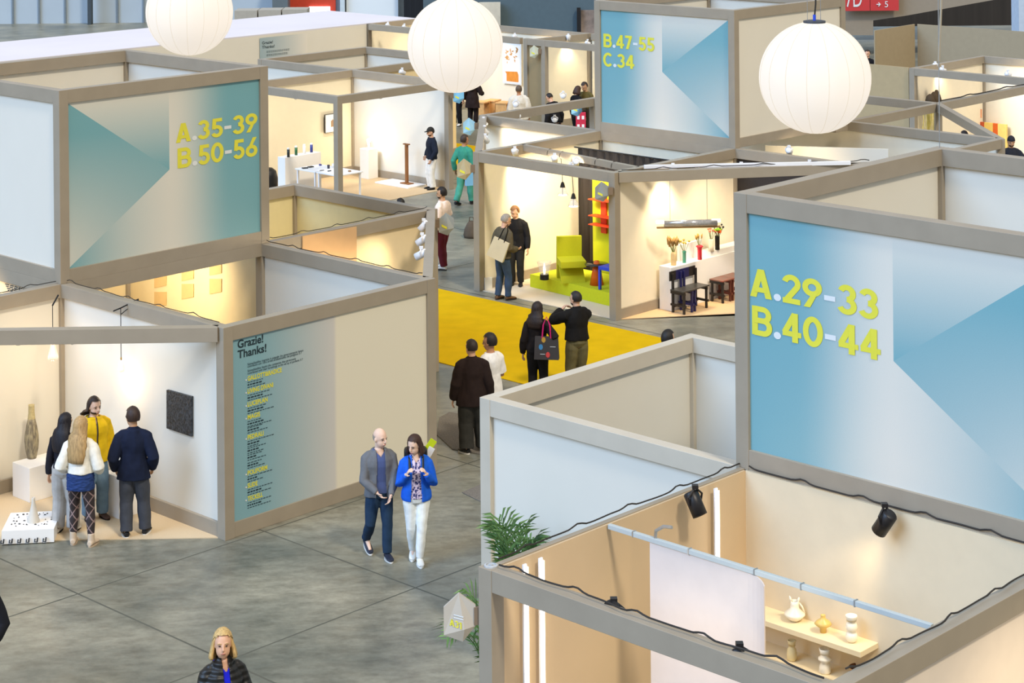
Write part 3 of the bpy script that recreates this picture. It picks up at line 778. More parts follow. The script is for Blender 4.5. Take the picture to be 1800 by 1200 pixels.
# pendants in the left booth
def pendant(label, u, v, z, kind, ztop):
    p = P(u, v, z); t = thing('pendant_lamp', label, 'pendant lamp', p)
    MB().tube([(0, 0, 0.05), (0, 0, ztop - z)], 0.006, 6).build('cord', M_BLACK, t)
    if kind == 'bulb':
        MB().lathe([(0.02, 0.09), (0.034, 0.06), (0.05, -0.02), (0.075, -0.12), (0.07, -0.15), (0.045, -0.16)], 20, caps=False).build('glass_shade', mat('clear_glass', 'f6efe6', 0.05, var=0, alpha=0.22, spec=0.6), t, True)
        fb = MB()
        for k in range(4):
            a = k * 1.57; fb.tube([(0.012 * math.cos(a), 0.012 * math.sin(a), 0.04), (0.028 * math.cos(a), 0.028 * math.sin(a), -0.10)], 0.006, 5)
        fb.build('filament', mat('filament_glow', 'ffb068', 0.5, var=0, emit='ffb56a', estr=5), t)
        MB().lathe([(0.024, 0.08), (0.026, 0.12), (0.02, 0.15)], 14).build('socket', M_FIT_W, t)
    else:
        MB().lathe([(0.012, 0.09), (0.026, 0.075), (0.044, 0.02), (0.052, -0.04), (0.046, -0.08), (0.02, -0.09)], 20).build('shade', mat('frosted_shade', 'dfe2e2', 0.4, var=0.02, emit='ffe0c0', estr=0.12), t, True)
        MB().ball((0.012, -0.045, -0.02), 0.02, 10, 8).build('bulb', M_LENS, t, True)
        MB().lathe([(0.008, 0.085), (0.012, 0.12), (0.006, 0.13)], 10).build('socket', mat('brass', 'b08d4a', 0.35, metal=0.8), t)
    ld = bpy.data.lights.new('bulb_light', 'POINT'); ld.energy = 4; ld.color = (1, .72, .42); ld.shadow_soft_size = 0.05
    lo = bpy.data.objects.new('bulb_light', ld); COL.objects.link(lo); lo.parent = t; lo.location = (0, -0.0, -0.22)
    ad = Vector((0, 0, ztop - z)); 
    return t, ad
t, ad = pendant('pendant of clear glass with glowing filaments by the cream corner', 93, 612, 2.12, 'bulb', 2.72)
MB().tube([ad + Vector((0, 0, 0)), ad + DIR_A * 0.16 + DIR_B * 0.1 + Vector((0, 0, 0.10))], 0.012, 6).build('wall_arm', M_BLACK, t)
t, ad = pendant('small frosted pendant left of the black relief', 213, 644, 1.93, 'frosted', 2.74)
MB().tube([ad - DIR_A * 0.12 + Vector((0, 0, -0.02)), ad + Vector((0, 0, 0)), ad + DIR_A * 0.30 + Vector((0, 0, 0.07))], 0.010, 6).tube([ad + Vector((0, 0, -0.09)), ad + DIR_A * 0.30 + Vector((0, 0, 0.06))], 0.006, 5).build('wall_arm', M_BLACK, t)

# ------------------------------------------------------------------ thanks list
def thanks_panel(t, Ln, x_blue1, z0, z1, y, name='printed_panel', cream=M_PANEL, xs=None):
    bm = bmesh.new(); nx = 30; lay = bm.loops.layers.float_color.new('print')
    cr = lin('ddd6c2'); bl = lin('7fa6b0')
    xs = [POST / 2 + (Ln - POST) * i / 60 for i in range(61)]
    lo = [bm.verts.new((x, y, z0)) for x in xs]; hi = [bm.verts.new((x, y, z1)) for x in xs]
    cut = min(range(61), key=lambda i: abs(xs[i] - x_blue1))
    def colr(x, seam):
        k = (x - POST / 2) / (x_blue1 - POST / 2)
        if k > 1 or seam: return cr
        kk = max(0, (k - 0.25) / 0.75)
        return mix(bl, lin('c9c5c0'), kk ** 1.2)
    for i in range(60):
        f = bm.faces.new((lo[i], lo[i + 1], hi[i + 1], hi[i]))
        for l in f.loops: l[lay] = (*colr(l.vert.co.x, i >= cut), 1)
    bmesh.ops.recalc_face_normals(bm, faces=bm.faces)
    me = bpy.data.meshes.new(name); bm.to_mesh(me); bm.free()
    link_mesh(name, me, M_PRINT, t)
t = w_thanks; y = -TH / 2 + 0.03
pA, pB = W(A0, Bm1 + y), W(A1, Bm1 + y)
def tl(u, v):
    q = WP(u, v, pA, pB); return G(q)[0] - A0, q.z
MB().box((POST / 2, y + 0.004, 0.19), (t['length'] - POST / 2, y + 0.04, 2.8 - RAIL)).build('panel', M_PANEL, t)
thanks_panel(t, t['length'], tl(590, 700)[0], 0.19, 2.8 - RAIL, y)
def block(rows, nm, m, bold):
    out = []
    for txt, bl, br, cap in rows:
        x0, z = tl(*bl); x1, _ = tl(*br)
        out.append(lettering(txt, x0, x1, z, cap, y - 0.004, bold))
    for k, q in enumerate(out): lettering_part(nm, [q], m, t)
block([('Grazie!', (417.5, 612), (462.5, 602), 0.105), ('Thanks!', (417.5, 630), (468, 617), 0.105)], 'heading', M_KTEXT, 0.022)
block([('SaloneSatellite ringrazia le aziende che generosamente hanno', (435, 642), (533, 616.5), 0.030),
       ("contribuito con i loro arredi all'allestimento dei padiglioni 5-7", (435, 646), (530, 621), 0.030),
       ('SaloneSatellite thanks the companies that generously', (435, 653.5), (520, 631.5), 0.030),
       ('contributed with their furnishings to the set up of pavilions 5-7', (435, 658), (532, 632.5), 0.030)], 'small_text', M_KTEXT, 0.0)
names = [('GALLOTTI&RADICE', 669, 495), ('LIVING DIVANI', 691.5, 480), ('LUCEPLAN', 714.5, 470), ('MAGIS', 737, 457), ('PEDRALI', 772.5, 463), ('POLIFORM', 835, 469.5), ('SLIDE', 857.5, 452.5), ('TECKELL', 880.5, 461.5)]
block([(nm, (435, v), (u1, v - (u1 - 435) * 0.24), 0.060) for nm, v, u1 in names], 'company_name', M_YTEXT, 0.03)
dots = MB()
for nm, v, u1 in names:
    x, z = tl(432.3, v); dots.lathe([(0.012, -0.001), (0.012, 0.001)], 10, (0, 0, 0)) if False else None
    dots.box((x - 0.010, y - 0.006, z), (x + 0.010, y - 0.003, z + 0.02))
dots.build('bullet_point', M_WTEXT, t)
# unreadable fine print under the names, as fine dark strokes
fine = MB(); r_ = random.Random(3)
for (v0, rows) in ((672, 3), (695, 3), (718, 3), (741, 3), (752, 3), (776, 3), (788, 3), (800, 3), (814, 3), (838, 3), (861, 3), (884, 3)):
    for k in range(rows):
        x, z = tl(435, v0 + k * 4.4); x1 = x + r_.uniform(0.18, 0.42) * (0.6 if k == 1 else 1)
        while x < x1:
            w_ = r_.uniform(0.02, 0.05); hh = 0.008 if k == 1 else 0.0035
            fine.box((x, y - 0.006, z - hh), (x + w_, y - 0.003, z + hh)); x += w_ + 0.014
fine.build('fine_print', M_KTEXT, t)['kind'] = 'stuff'
# far notice
pA, pB = W(0, B6 - 0.01), W(30, B6 - 0.01)
q0, q1 = WP(456, 67, pA, pB), WP(540, 106, pA, pB)
t = thing('thanks_notice', 'far blue-grey Grazie! Thanks! notice on the roofed stand', 'notice', q0, RZ_A)
wd = (q1 - q0).to_2d().length
bm = bmesh.new(); lay = bm.loops.layers.float_color.new('print')
for i in range(20):
    f = bm.faces.new([bm.verts.new(p) for p in ((wd * i / 20, -0.015, -2.2), (wd * (i + 1) / 20, -0.015, -2.2), (wd * (i + 1) / 20, -0.015, 0.0), (wd * i / 20, -0.015, 0.0))])
    for l in f.loops: l[lay] = (*mix(lin('9db0b6'), lin('e2dcd0'), (l.vert.co.x / wd) ** 1.5), 1)
bmesh.ops.recalc_face_normals(bm, faces=bm.faces)
me = bpy.data.meshes.new('sheet'); bm.to_mesh(me); bm.free(); link_mesh('sheet', me, M_PRINT, t)
def tl2(u, v):
    q = WP(u, v, pA, pB); return (q - q0).to_2d().length * (1 if q.x > q0.x else -1), q.z - q0.z
for txt, b_, e_ in (('Grazie!', (460, 78), (479, 76)), ('Thanks!', (460, 85.5), (482, 83.5))):
    x0, z = tl2(*b_); x1, _ = tl2(*e_); lettering_part('heading', [lettering(txt, x0, x1, z, 0.09, -0.02, 0.012)], M_KTEXT, t)
fb = MB()
for k, v in enumerate((90.5, 92.5, 96.5, 98.5)):
    x0, z = tl2(468, v); x1, _ = tl2(508 if k < 2 else 503, v); x = x0
    while x < x1: fb.box((x, -0.02, z), (x + 0.06, -0.017, z + 0.012)); x += 0.08
fb.build('fine_print', M_KTEXT, t)['kind'] = 'stuff'

# printed lines on the warm wall left of the tower
t = w_text; pA, pB = W(A0 - 0.03, B0), W(A0 - 0.03, B1); q0 = W(A0, B0); r_ = random.Random(8); fb = MB()
for k in range(7):
    u0, v0 = 4 + 1.5 * k, 489 + 3.6 * k
    a, b = WP(u0, v0, pA, pB), WP(u0 + 50 + 3 * k, v0 + 16 + k, pA, pB)
    xa, xb = (a - q0).to_2d().length, (b - q0).to_2d().length; x = xb
    while x < xa:
        w_ = r_.uniform(.05, .12); fb.box((x, .023, a.z), (min(x + w_, xa), .026, a.z + .014)); x += w_ + .025
fb.build('fine_print', M_KTEXT, t)['kind'] = 'stuff'
# booth_text
# ------------------------------------------------------------------ booth at the lower right: tubes, partition, shelves
def led(label, u, v, z1=2.74):
    pA, pB = W(Am, Bm3 - 0.115), W(A0, Bm3 - 0.115)
    p = WP(u, v, pA, pB)
    t = thing('light_tube', label, 'light tube', (p.x, p.y, 0.02), RZ_A, 'upright light tubes on the tan wall')
    MB().box((-0.022, -0.008, 0), (0.022, 0.010, z1)).build('mounting_channel', M_FIT_W, t)
    MB().lathe([(0.019, 0.02), (0.019, z1 - 0.02)], 12, (0, -0.022, 0)).build('glowing_tube', M_LED, t)
led('upright light tube nearest the front beam on the tan wall', 922, 975)
led('upright light tube just behind the one nearest the front beam', 950, 958)
led('single upright light tube on the tan wall beside the black spotlight', 1258, 840)
# white partition with a thin glass rail on top
pb0, pb1, pa = -12.36, -15.86, -2.15
t = thing('glass_topped_partition', 'white partition under a thin pale rail across the tan booth', 'partition', W(pa, pb0), RZ_B + math.pi, None, 'thing')
Lp = pb0 - pb1
MB().box((0, -0.022, 2.755), (Lp, 0.022, 2.80), bevel=0.004).build('top_rail', mat('pale_rail', 'b4bcbc', 0.3, var=0.02), t)
rings = []
for i in range(25):
    x = 0.50 + (1.92 - 0.50) * i / 24; k = max(0, (x - 1.62) / 0.3); y = -0.16 * k * k
    rings.append([Vector((x, y - 0.008, 0.03)), Vector((x, y + 0.008, 0.03)), Vector((x, y + 0.008, 2.75)), Vector((x, y - 0.008, 2.75))])
MB().rings(rings).build('white_sheet', mat('white_sheet', 'd6cac3', 0.6, var=0.02), t, False)
for x in (0.30, 0.96, 1.7, 2.2, 2.75):
    MB().box((x, -0.026, 2.75), (x + 0.012, 0.026, 2.806)).build('rail_clip', M_METAL, t)
hk = MB().tube([(0.56, 0, 2.78), (0.57, 0.0, 2.87), (0.66, 0.0, 2.93), (0.76, 0.0, 2.945)], 0.016, 6); hk.build('curved_hook', M_METAL, t)
# shelves
M_SHELF = mat('shelf_cream', 'e9d6ae', 0.6, var=0.02)
for lab, z in (('upper wall shelf of pale vases', 1.47), ('lower wall shelf with the brown bowl', 1.12)):
    o = MB().box((-0.75, -0.155, -0.055), (0.75, 0.155, 0), bevel=0.004).build('wall_shelf', M_SHELF, None, False, W(A0 - 0.085 - 0.16, -13.17, z), RZ_B)
    tag(o, lab, 'shelf')
def lathe_thing(name, label, cat, pos, prof, m, seg=28, caps=False, group=None, smooth=True):
    t = MB().lathe(prof, seg, caps=caps).build(name, m, None, smooth, pos); tag(t, label, cat, group); return t
M_CER = mat('cream_ceramic', 'efe6d0', 0.35, var=0.04); M_CER2 = mat('honey_ceramic', 'd6b668', 0.35, var=0.08); M_CER3 = mat('sand_ceramic', 'e2cf9c', 0.4, var=0.06)
def hollow(prof, th=0.008, depth=0.05):
    r, z = prof[-1]
    return [(0.001, prof[0][1])] + prof + [(max(r - th, 0.002), z), (max(r - th, 0.002), z - depth), (0.001, z - depth)]
p = P(1397, 1091, 1.47)
t = thing('jug_vase', 'wide white jug with split neck and handle, upper shelf', 'jug', (p.x, p.y, 1.47))
MB().lathe(hollow([(0.03, 0), (0.06, 0.02), (0.105, 0.065), (0.10, 0.08), (0.045, 0.125), (0.04, 0.16), (0.044, 0.2)]), 28, caps=False).build('body', M_CER, t, True)
MB().tube([(0.04, 0, 0.185), (0.075, 0, 0.14), (0.10, 0, 0.075)], 0.009, 8).build('handle', M_CER, t, True)
MB().tube([(-0.034, 0, 0.19), (-0.042, 0, 0.225), (-0.05, 0, 0.25)], [0.016, 0.012, 0.004], 8).tube([(0.034, 0, 0.19), (0.042, 0, 0.22), (0.045, 0, 0.235)], [0.016, 0.012, 0.004], 8).build('lip_horn', M_CER, t, True)
p = P(1447, 1111, 1.47); lathe_thing('vase', 'honey-coloured vase with a wide waist and narrow neck, upper shelf', 'vase', (p.x, p.y, 1.47), hollow([(0.03, 0), (0.034, 0.045), (0.07, 0.07), (0.085, 0.085), (0.065, 0.11), (0.026, 0.135), (0.024, 0.165), (0.026, 0.17)]), M_CER2)
p = P(1497, 1128, 1.47); lathe_thing('vase', 'frosted vase of three stacked bulbs, upper shelf', 'vase', (p.x, p.y, 1.47), hollow([(0.03, 0), (0.05, 0.02), (0.062, 0.055), (0.05, 0.09), (0.034, 0.10), (0.05, 0.115), (0.06, 0.145), (0.05, 0.18), (0.036, 0.195), (0.045, 0.21), (0.058, 0.25), (0.057, 0.258)]), M_CER)
p = P(1392, 1160, 1.12); lathe_thing('vase', 'sand-coloured bottle with a flared mouth, lower shelf', 'vase', (p.x, p.y, 1.12), hollow([(0.035, 0), (0.047, 0.012), (0.05, 0.06), (0.044, 0.11), (0.028, 0.13), (0.03, 0.15), (0.042, 0.19), (0.043, 0.196)]), M_CER3)
p = P(1450, 1182, 1.12); lathe_thing('vase', 'white vase of stacked cut cones, lower shelf', 'vase', (p.x, p.y, 1.12), hollow([(0.05, 0), (0.06, 0.015), (0.052, 0.07), (0.034, 0.105), (0.066, 0.13), (0.064, 0.145), (0.036, 0.165), (0.048, 0.2), (0.054, 0.235)]), M_CER)
p = P(1510, 1186, 1.12)
t = thing('bowl', 'round bowl with brown glazed inside, lower shelf', 'bowl', (p.x, p.y, 1.12))
MB().lathe([(0.001, 0), (0.04, 0), (0.08, 0.035), (0.095, 0.075), (0.096, 0.08)], 28, caps=False).build('outside', mat('ochre_ceramic', 'c4935a', 0.4, var=0.05), t, True)
MB().lathe([(0.096, 0.08), (0.088, 0.079), (0.076, 0.04), (0.04, 0.012), (0.001, 0.01)], 28, caps=False).build('glazed_inside', mat('brown_glaze', '5c3a26', 0.15, var=0.05), t, True)

# ------------------------------------------------------------------ folded signs on the posts
def fold_sign(label, u, v, Y, w, col, txt=None, side=1, h=None):
    h = h or w * 1.48; p = PD(u, v, Y)
    t = thing('stand_sign', label, 'sign', p)
    hw, hh = w / 2, h / 2
    o = [(-hw, -hh * .72), (-hw, hh * .42), (-0.02 * w, hh), (hw, hh * .5), (hw, -hh * .35), (hw * .18, -hh)]
    R = Vector((hw * 0.30, -0.16 * w, -hh * 0.42)); Bk = 0.03
    fr = [Vector((x, 0, z)) for x, z in o]; bk = [Vector((x, Bk, z)) for x, z in o]
    vs = fr + bk + [R]
    MB().solid(vs, [(0, 12, 2, 1), (2, 12, 4, 3), (0, 5, 12), (5, 4, 12)] + [(11, 10, 9, 8, 7, 6)] + [(i, (i + 1) % 6, (i + 1) % 6 + 6, i + 6) for i in range(6)]).build('folded_face', mat('sign_' + col, col, 0.5, var=0.03), t)
    # lettering lies on the main facet: plane through vertices 0, R, 2
    p0, pr, p2 = fr[0], R, fr[2]
    nrm = (pr - p0).cross(p2 - p0); nrm = nrm if nrm.y < 0 else -nrm; nrm.normalize()
    def on(x, z):
        y = p0.y - (nrm.x * (x - p0.x) + nrm.z * (z - p0.z)) / nrm.y
        return tuple(Vector((x, y, z)) + nrm * 0.006)
    if txt:
        for k_ in range(len(txt)):
            vv, ff = heavy_line(txt, -hw * 0.62, hw * 0.14, -hh * 0.40, hh * 0.27, k_)
            lettering_part('letter', [([on(q[0], q[2] + q[0] * -0.25) for q in vv], ff)], M_YTEXT, t)
        fb = MB()
        for k in range(2):
            a = [on(-hw * 0.35, hh * (0.12 - 0.11 * k)), on(hw * 0.25, hh * (0.06 - 0.11 * k)), on(hw * 0.25, hh * (0.10 - 0.11 * k)), on(-hw * 0.35, hh * (0.16 - 0.11 * k))]
            fb.solid(a, [(0, 1, 2, 3)])
        fb.build('fine_print', M_WTEXT, t)['kind'] = 'stuff'
    else:
        a = [on(-hw * 0.6, -hh * 0.22), on(hw * 0.1, -hh * 0.42), on(hw * 0.1, -hh * 0.20), on(-hw * 0.6, 0)]
        MB().solid(a, [(0, 1, 2, 3)]).build('yellow_number', M_YTEXT, t)
    MB().box((min(side * hw * .9, side * (hw + 0.08)), -0.012, -hh * .3), (max(side * hw * .9, side * (hw + 0.08)), 0.03, hh * .42)).build('mounting_plate', mat('bronze_plate', '8a7763', 0.5, metal=0.3), t)
    return t
fold_sign('grey-beige folded sign reading A31 on the nearest corner post', 808, 1085, 17.75, 0.285, 'bdb5a8', 'A31', 1, 0.43)
fold_sign('grey folded sign beside the man in the pink shirt', 784.5, 394, 34.2, 0.26, '9a9d96', None, -1)
fold_sign('beige folded sign in front of the man in green', 816, 297.5, 40.3, 0.29, 'b9ab87', None, 1)
fold_sign('light blue folded sign above the head of the man in green', 824.5, 222.5, 45.3, 0.27, '9cc6d8', None, 1)
fold_sign('blue folded sign just under the middle lantern', 806, 168, 51.5, 0.28, '7fbcdc', None, -1)
fold_sign('grey folded sign in front of the red-orange shelf', 1058, 337, 37.7, 0.26, '8f9390', None, 1)
fold_sign('pale green folded sign on the wide grey pier', 939, 91, 61.3, 0.27, 'c5c9b4', None, 1)
fold_sign('blue folded sign at the end of the crossing beam', 1014, 190, 48.0, 0.27, '86bcd6', None, 1)

# ------------------------------------------------------------------ booth with the lime platform
M_LIME = mat('lime_felt', 'd0d31f', 0.9, var=0.04, scale=30, bump=0.15, bscale=200)
q = [P(932, 505), P(1096, 545), W(14.25, 0.35), W(14.25, 2.95)]
slab('display_platform', q, 0.014, 0.27, M_LIME, 'lime green platform under the lime chair', 'platform')
def wbox_wall(name, label, cat, A, B, z0, z1, th, m):
    p, q = W(*A), W(*B); d = q - p
    o = MB().box((0, -th / 2, 0), (d.length, th / 2, z1 - z0)).build(name, m, None, False, (p.x, p.y, z0), math.atan2(d.y, d.x)); return tag(o, label, cat)
wbox_wall('lime_backdrop', 'tall lime panel carrying the red-orange shelf', 'panel', (14.30, 2.36), (14.30, 0.40), 0.02, 2.30, 0.05, mat('lime_panel', 'bfc112', 0.6, var=0.03))
# gathered dark curtain
p, q = W(15.0, 3.40), W(15.0, 0.6); d = (q - p)
t = thing('curtain', 'dark gathered curtain behind the lime panel', 'curtain', (p.x, p.y, 0.02), math.atan2(d.y, d.x))
b = MB(); pts = [(x * d.length / 90, 0.035 * math.sin(x * 0.9) + 0.015 * math.sin(x * 2.3)) for x in range(91)]
b.rings([[Vector((x, y, 0)), Vector((x, y + 0.012, 0)), Vector((x, y + 0.012, 2.56)), Vector((x, y, 2.56))] for x, y in pts]).build('cloth', M_DARK, t, True)
MB().tube([(-0.1, 0, 2.57), (d.length + 0.1, 0, 2.57)], 0.015, 8).build('curtain_rod', M_BLACK, t)
# shelf on the lime panel
pA, pB = W(14.30 - 0.03, 2.36), W(14.30 - 0.03, 0.4)
c0 = WP(1063, 380, pA, pB)
t = thing('wall_shelf', 'red-orange shelf with three boards on the lime panel', 'shelf', c0, RZ_B + math.pi)
M_RED = mat('vermilion', 'd8401c', 0.5, var=0.04)
MB().box((-0.07, -0.045, -0.34), (0.07, -0.001, 0.62), bevel=0.004).build('upright', M_RED, t)
for z in (0.36, 0.03, -0.15):
    MB().box((-0.24, -0.24, z - 0.018), (0.40, -0.02, z), bevel=0.003).build('shelf_board', M_RED, t)
# lime chair
cp = P(1004, 492, 0.27)
t = thing('lounge_chair', 'lime upholstered slab chair on the lime platform', 'chair', (cp.x, cp.y, 0.27), math.radians(8))
ML = mat('lime_cloth', 'c2bf1a', 0.85, var=0.04, scale=60, bump=0.1, bscale=300)
MB().solid([(-.25, .20, 0), (.25, .20, 0), (.25, .30, 0), (-.25, .30, 0), (-.25, .16, .84), (.25, .16, .84), (.25, .26, .84), (-.25, .26, .84)], [(3, 2, 1, 0), (4, 5, 6, 7), (0, 1, 5, 4), (1, 2, 6, 5), (2, 3, 7, 6), (3, 0, 4, 7)]).build('back_slab', ML, t)
MB().box((-.26, -.30, .30), (.26, .20, .44), bevel=0.015).build('seat', ML, t)
MB().solid([(-.24, .02, .30), (.24, .02, .30), (.24, .10, .30), (-.24, .10, .30), (-.24, -.28, 0), (.24, -.28, 0), (.24, -.20, 0), (-.24, -.20, 0)], [(0, 1, 2, 3), (7, 6, 5, 4), (0, 4, 5, 1), (1, 5, 6, 2), (2, 6, 7, 3), (3, 7, 4, 0)]).build('slanted_leg', ML, t)
# glass lamp on the platform
lp = P(957, 491, 0.27)
t = thing('table_lamp', 'clear glass lamp with black base on the lime platform', 'lamp', (lp.x, lp.y, 0.27))
MB().lathe([(0.09, 0), (0.09, 0.10), (0.085, 0.105)], 24).build('base', M_BLACK, t, False)
MB().lathe([(0.085, 0.105), (0.12, 0.24), (0.15, 0.36), (0.145, 0.36), (0.08, 0.11)], 24, caps=False).build('glass_shade', MATS['clear_glass'], t, True)
MB().lathe([(0.02, 0.105), (0.03, 0.2), (0.012, 0.30), (0.004, 0.33)], 14).build('bulb', mat('bulb_glow', 'fff0dc', 0.3, var=0, emit='ffedd0', estr=1.5), t, True)
# orange side table
op = P(1049, 500, 0.27)
t = thing('side_table', 'orange cone side table with dark glass top', 'table', (op.x, op.y, 0.27))
MB().lathe([(0.14, 0), (0.055, 0.46)], 28).build('cone_base', mat('orange_resin', 'e2641c', 0.25, var=0.05), t, True)
MB().lathe([(0.235, 0.40), (0.24, 0.408), (0.235, 0.416)], 36).build('glass_top', mat('smoked_glass', '33302a', 0.08, var=0), t, True)
MB().lathe([(0.05, 0.41), (0.052, 0.47), (0.045, 0.475)], 20).build('knob', MATS['orange_resin'], t, True)
# blue table
bp = P(1078, 508, 0.27)
t = thing('side_table', 'blue square side table beside the orange one', 'table', (bp.x, bp.y, 0.27), RZ_A)
MBL = mat('cobalt_paint', '2a49c8', 0.4, var=0.03)
MB().box((-.22, -.20, .39), (.22, .20, .46), bevel=0.01).build('table_top', MBL, t)
for x in (-.195, .195):
    for y in (-.175, .175): MB().box((x - .025, y - .025, 0), (x + .025, y + .025, .39), bevel=0.005).build('leg', MBL, t)
# pendants over the platform
for lab, u, v in (('higher glass cone pendant over the lime platform', 989, 329), ('lower glass cone pendant over the lime platform', 1008, 349)):
    z = 2.0 if v < 340 else 1.82
    p = PD(u, v, 39.6)
    t = thing('pendant_lamp', lab, 'pendant lamp', p)
    MB().lathe([(0.03, 0.09), (0.05, 0.02), (0.055, 0.0), (0.02, 0.105)], 16).build('black_cap', M_BLACK, t)
    MB().lathe([(0.045, 0.03), (0.075, -0.06), (0.115, -0.155), (0.11, -0.155), (0.04, 0.02)], 22, caps=False).build('glass_shade', MATS['clear_glass'], t, True)
    MB().lathe([(0.09, -0.15), (0.09, -0.158), (0.05, -0.16)], 20).build('diffuser', mat('cool_diffuser', 'f3f5fa', 0.5, var=0, emit='f4f6ff', estr=1.2), t)
    MB().lathe([(0.012, 0.02), (0.012, -0.15)], 8).build('stem', M_METAL, t)
    MB().tube([(0, 0, 0.09), (-0.01, 0, 0.3), (-0.02, 0, 0.48), (-0.03, 0, max(0.5, 2.78 - p.z))], 0.006, 5).build('cord', M_BLACK, t)
# grey cross beam and white light track
def beam(name, label, cat, p, q, w, h, m, parts=None):
    d = q - p; t = thing(name, label, cat, p, math.atan2(d.y, d.x))
    MB().box((0, -w / 2, -h), (d.length, w / 2, 0), bevel=0.004).build('bar', m, t); return t, d.length
t, L_ = beam('cross_beam', 'slim grey beam wound with wires over the lime platform', 'beam', P(918, 253, 2.80), P(1122, 293, 2.80), 0.10, 0.13, M_FRAME)
for x in (0.9, 1.3, 2.4, 2.9):
    MB().tube([(x + 0.02 * math.cos(k * .7), 0.062 * math.sin(k * .7), -0.065 + 0.078 * math.cos(k * .7)) for k in range(10)], 0.006, 5).build('cable_loop', M_CABLE, t)
p0, p1 = P(1132, 290, 2.86), P(1495, 283, 2.86)
t, L_ = beam('light_track', 'long white light track over the booth with the dark stools', 'light track', p0, p1, 0.07, 0.07, M_FIT_W)
MB().box((0.05, -0.02, -0.075), (L_ - 0.05, 0.02, -0.07)).build('slot', M_METAL, t)
# white blank card against the beige wall
pA, pB = W(A3, B1 - 0.1), W(A4, B1 - 0.1)
o, *_ = wall_sheet('info_card', 'small white card standing at the foot of the beige wall', 'card', (A3, B1), (A4, B1), [(852, 488), (865, 486.5), (865.5, 510), (852.5, 512)], M_WHITE, 0.10, 0.01)

# ------------------------------------------------------------------ booth with the vases and stools
gbox('display_counter', 'long white counter under the five flower vases', 'counter', 13.50, -0.33, 15.95, -0.03, 0.014, 0.85, M_PLINTH)
gbox('riser_block', 'white raised block at the right end of the flower counter', 'riser', 14.75, -0.31, 15.90, -0.05, 0.85, 0.96, M_PLINTH)
gbox('back_block', 'upright white block behind the red vase', 'block', 14.05, -0.10, 14.75, -0.03, 0.85, 1.17, M_PLINTH)
def flower_vase(label, u, v, z, prof, m, stems, extra=None):
    p = P(u, v, z); t = thing('flower_vase', label, 'vase', (p.x, p.y, z))
    MB().lathe(hollow(prof, 0.006, 0.03), 18, caps=False).build('vase_body', m, t, True)
    top = prof[-1][1]; rr = random.Random(int(u))
    for (n, hgt, spread, col, size, kind) in stems:
        sb, fbm = MB(), MB()
        for k in range(n):
            a = rr.uniform(0, 6.28); r = spread * rr.uniform(0.4, 1); hh = top + hgt * rr.uniform(0.65, 1)
            e = Vector((r * math.cos(a), r * math.sin(a) * 0.7, hh))
            sb.tube([(0, 0, top - 0.05), e * 0.5 + Vector((0, 0, top * 0.35)), e], 0.004, 5)
            if kind == 'ball': fbm.ball(e, size, 8, 6)
            elif kind == 'plume': fbm.tube([e - Vector((0, 0, size * 2)) * 1 - e.normalized() * 0.02, e, e + Vector((e.x, e.y, 0)) * 0.3 + Vector((0, 0, size * 1.6))], [size * .5, size * .8, 0.002], 6)
            else:
                for j in range(5):
                    f = j * 1.256; fbm.ball(e + Vector((math.cos(f), math.sin(f), 0)) * size * .8, size * .7, 6, 4)
        sb.build('stems', mat('stem_green', '6d7a3c', 0.7), t); fbm.build('blooms', col, t, True)
    return t
flower_vase('beige twisted vase of dry pampas at the left end of the counter', 1184, 466, 0.85, [(0.05, 0), (0.055, 0.10), (0.05, 0.22), (0.035, 0.26)], mat('dry_husk', 'd9bd8b', 0.8, var=0.1), [(12, 0.28, 0.14, mat('pampas', 'b08a52', 0.9, var=0.2), 0.035, 'plume')])
flower_vase('green glass vase with yellow pompom flowers', 1203, 461.5, 0.85, [(0.035, 0), (0.036, 0.2), (0.045, 0.21), (0.03, 0.23)], mat('green_vase', '3f9a86', 0.3, var=0.05), [(7, 0.22, 0.12, mat('craspedia', 'b59a3a', 0.9, var=0.1), 0.022, 'ball')])
flower_vase('red vase with a ruffled collar', 1230, 456, 0.85, [(0.045, 0), (0.042, 0.18), (0.05, 0.24), (0.075, 0.255), (0.05, 0.28)], mat('red_vase', 'd2273a', 0.35, var=0.05), [(6, 0.22, 0.08, mat('dry_flower', 'c9a04e', 0.9, var=0.15), 0.02, 'plume')])
flower_vase('white vase with coral branches', 1250, 441, 0.96, [(0.06, 0), (0.045, 0.10), (0.055, 0.22), (0.045, 0.24)], M_CER, [(8, 0.2, 0.10, mat('coral_bloom', 'e88462', 0.8, var=0.1), 0.02, 'bloom')])
flower_vase('black vase with bright mixed flowers', 1261, 438.5, 0.96, [(0.045, 0), (0.047, 0.26), (0.05, 0.27)], M_BLACK, [(5, 0.15, 0.08, mat('lime_leaf', '8fbf2b', 0.7, var=0.1), 0.035, 'bloom'), (4, 0.12, 0.08, mat('orange_bloom', 'ee6a2c', 0.7, var=0.1), 0.03, 'bloom'), (7, 0.22, 0.14, mat('dark_berry', '221d1d', 0.5), 0.02, 'ball')])
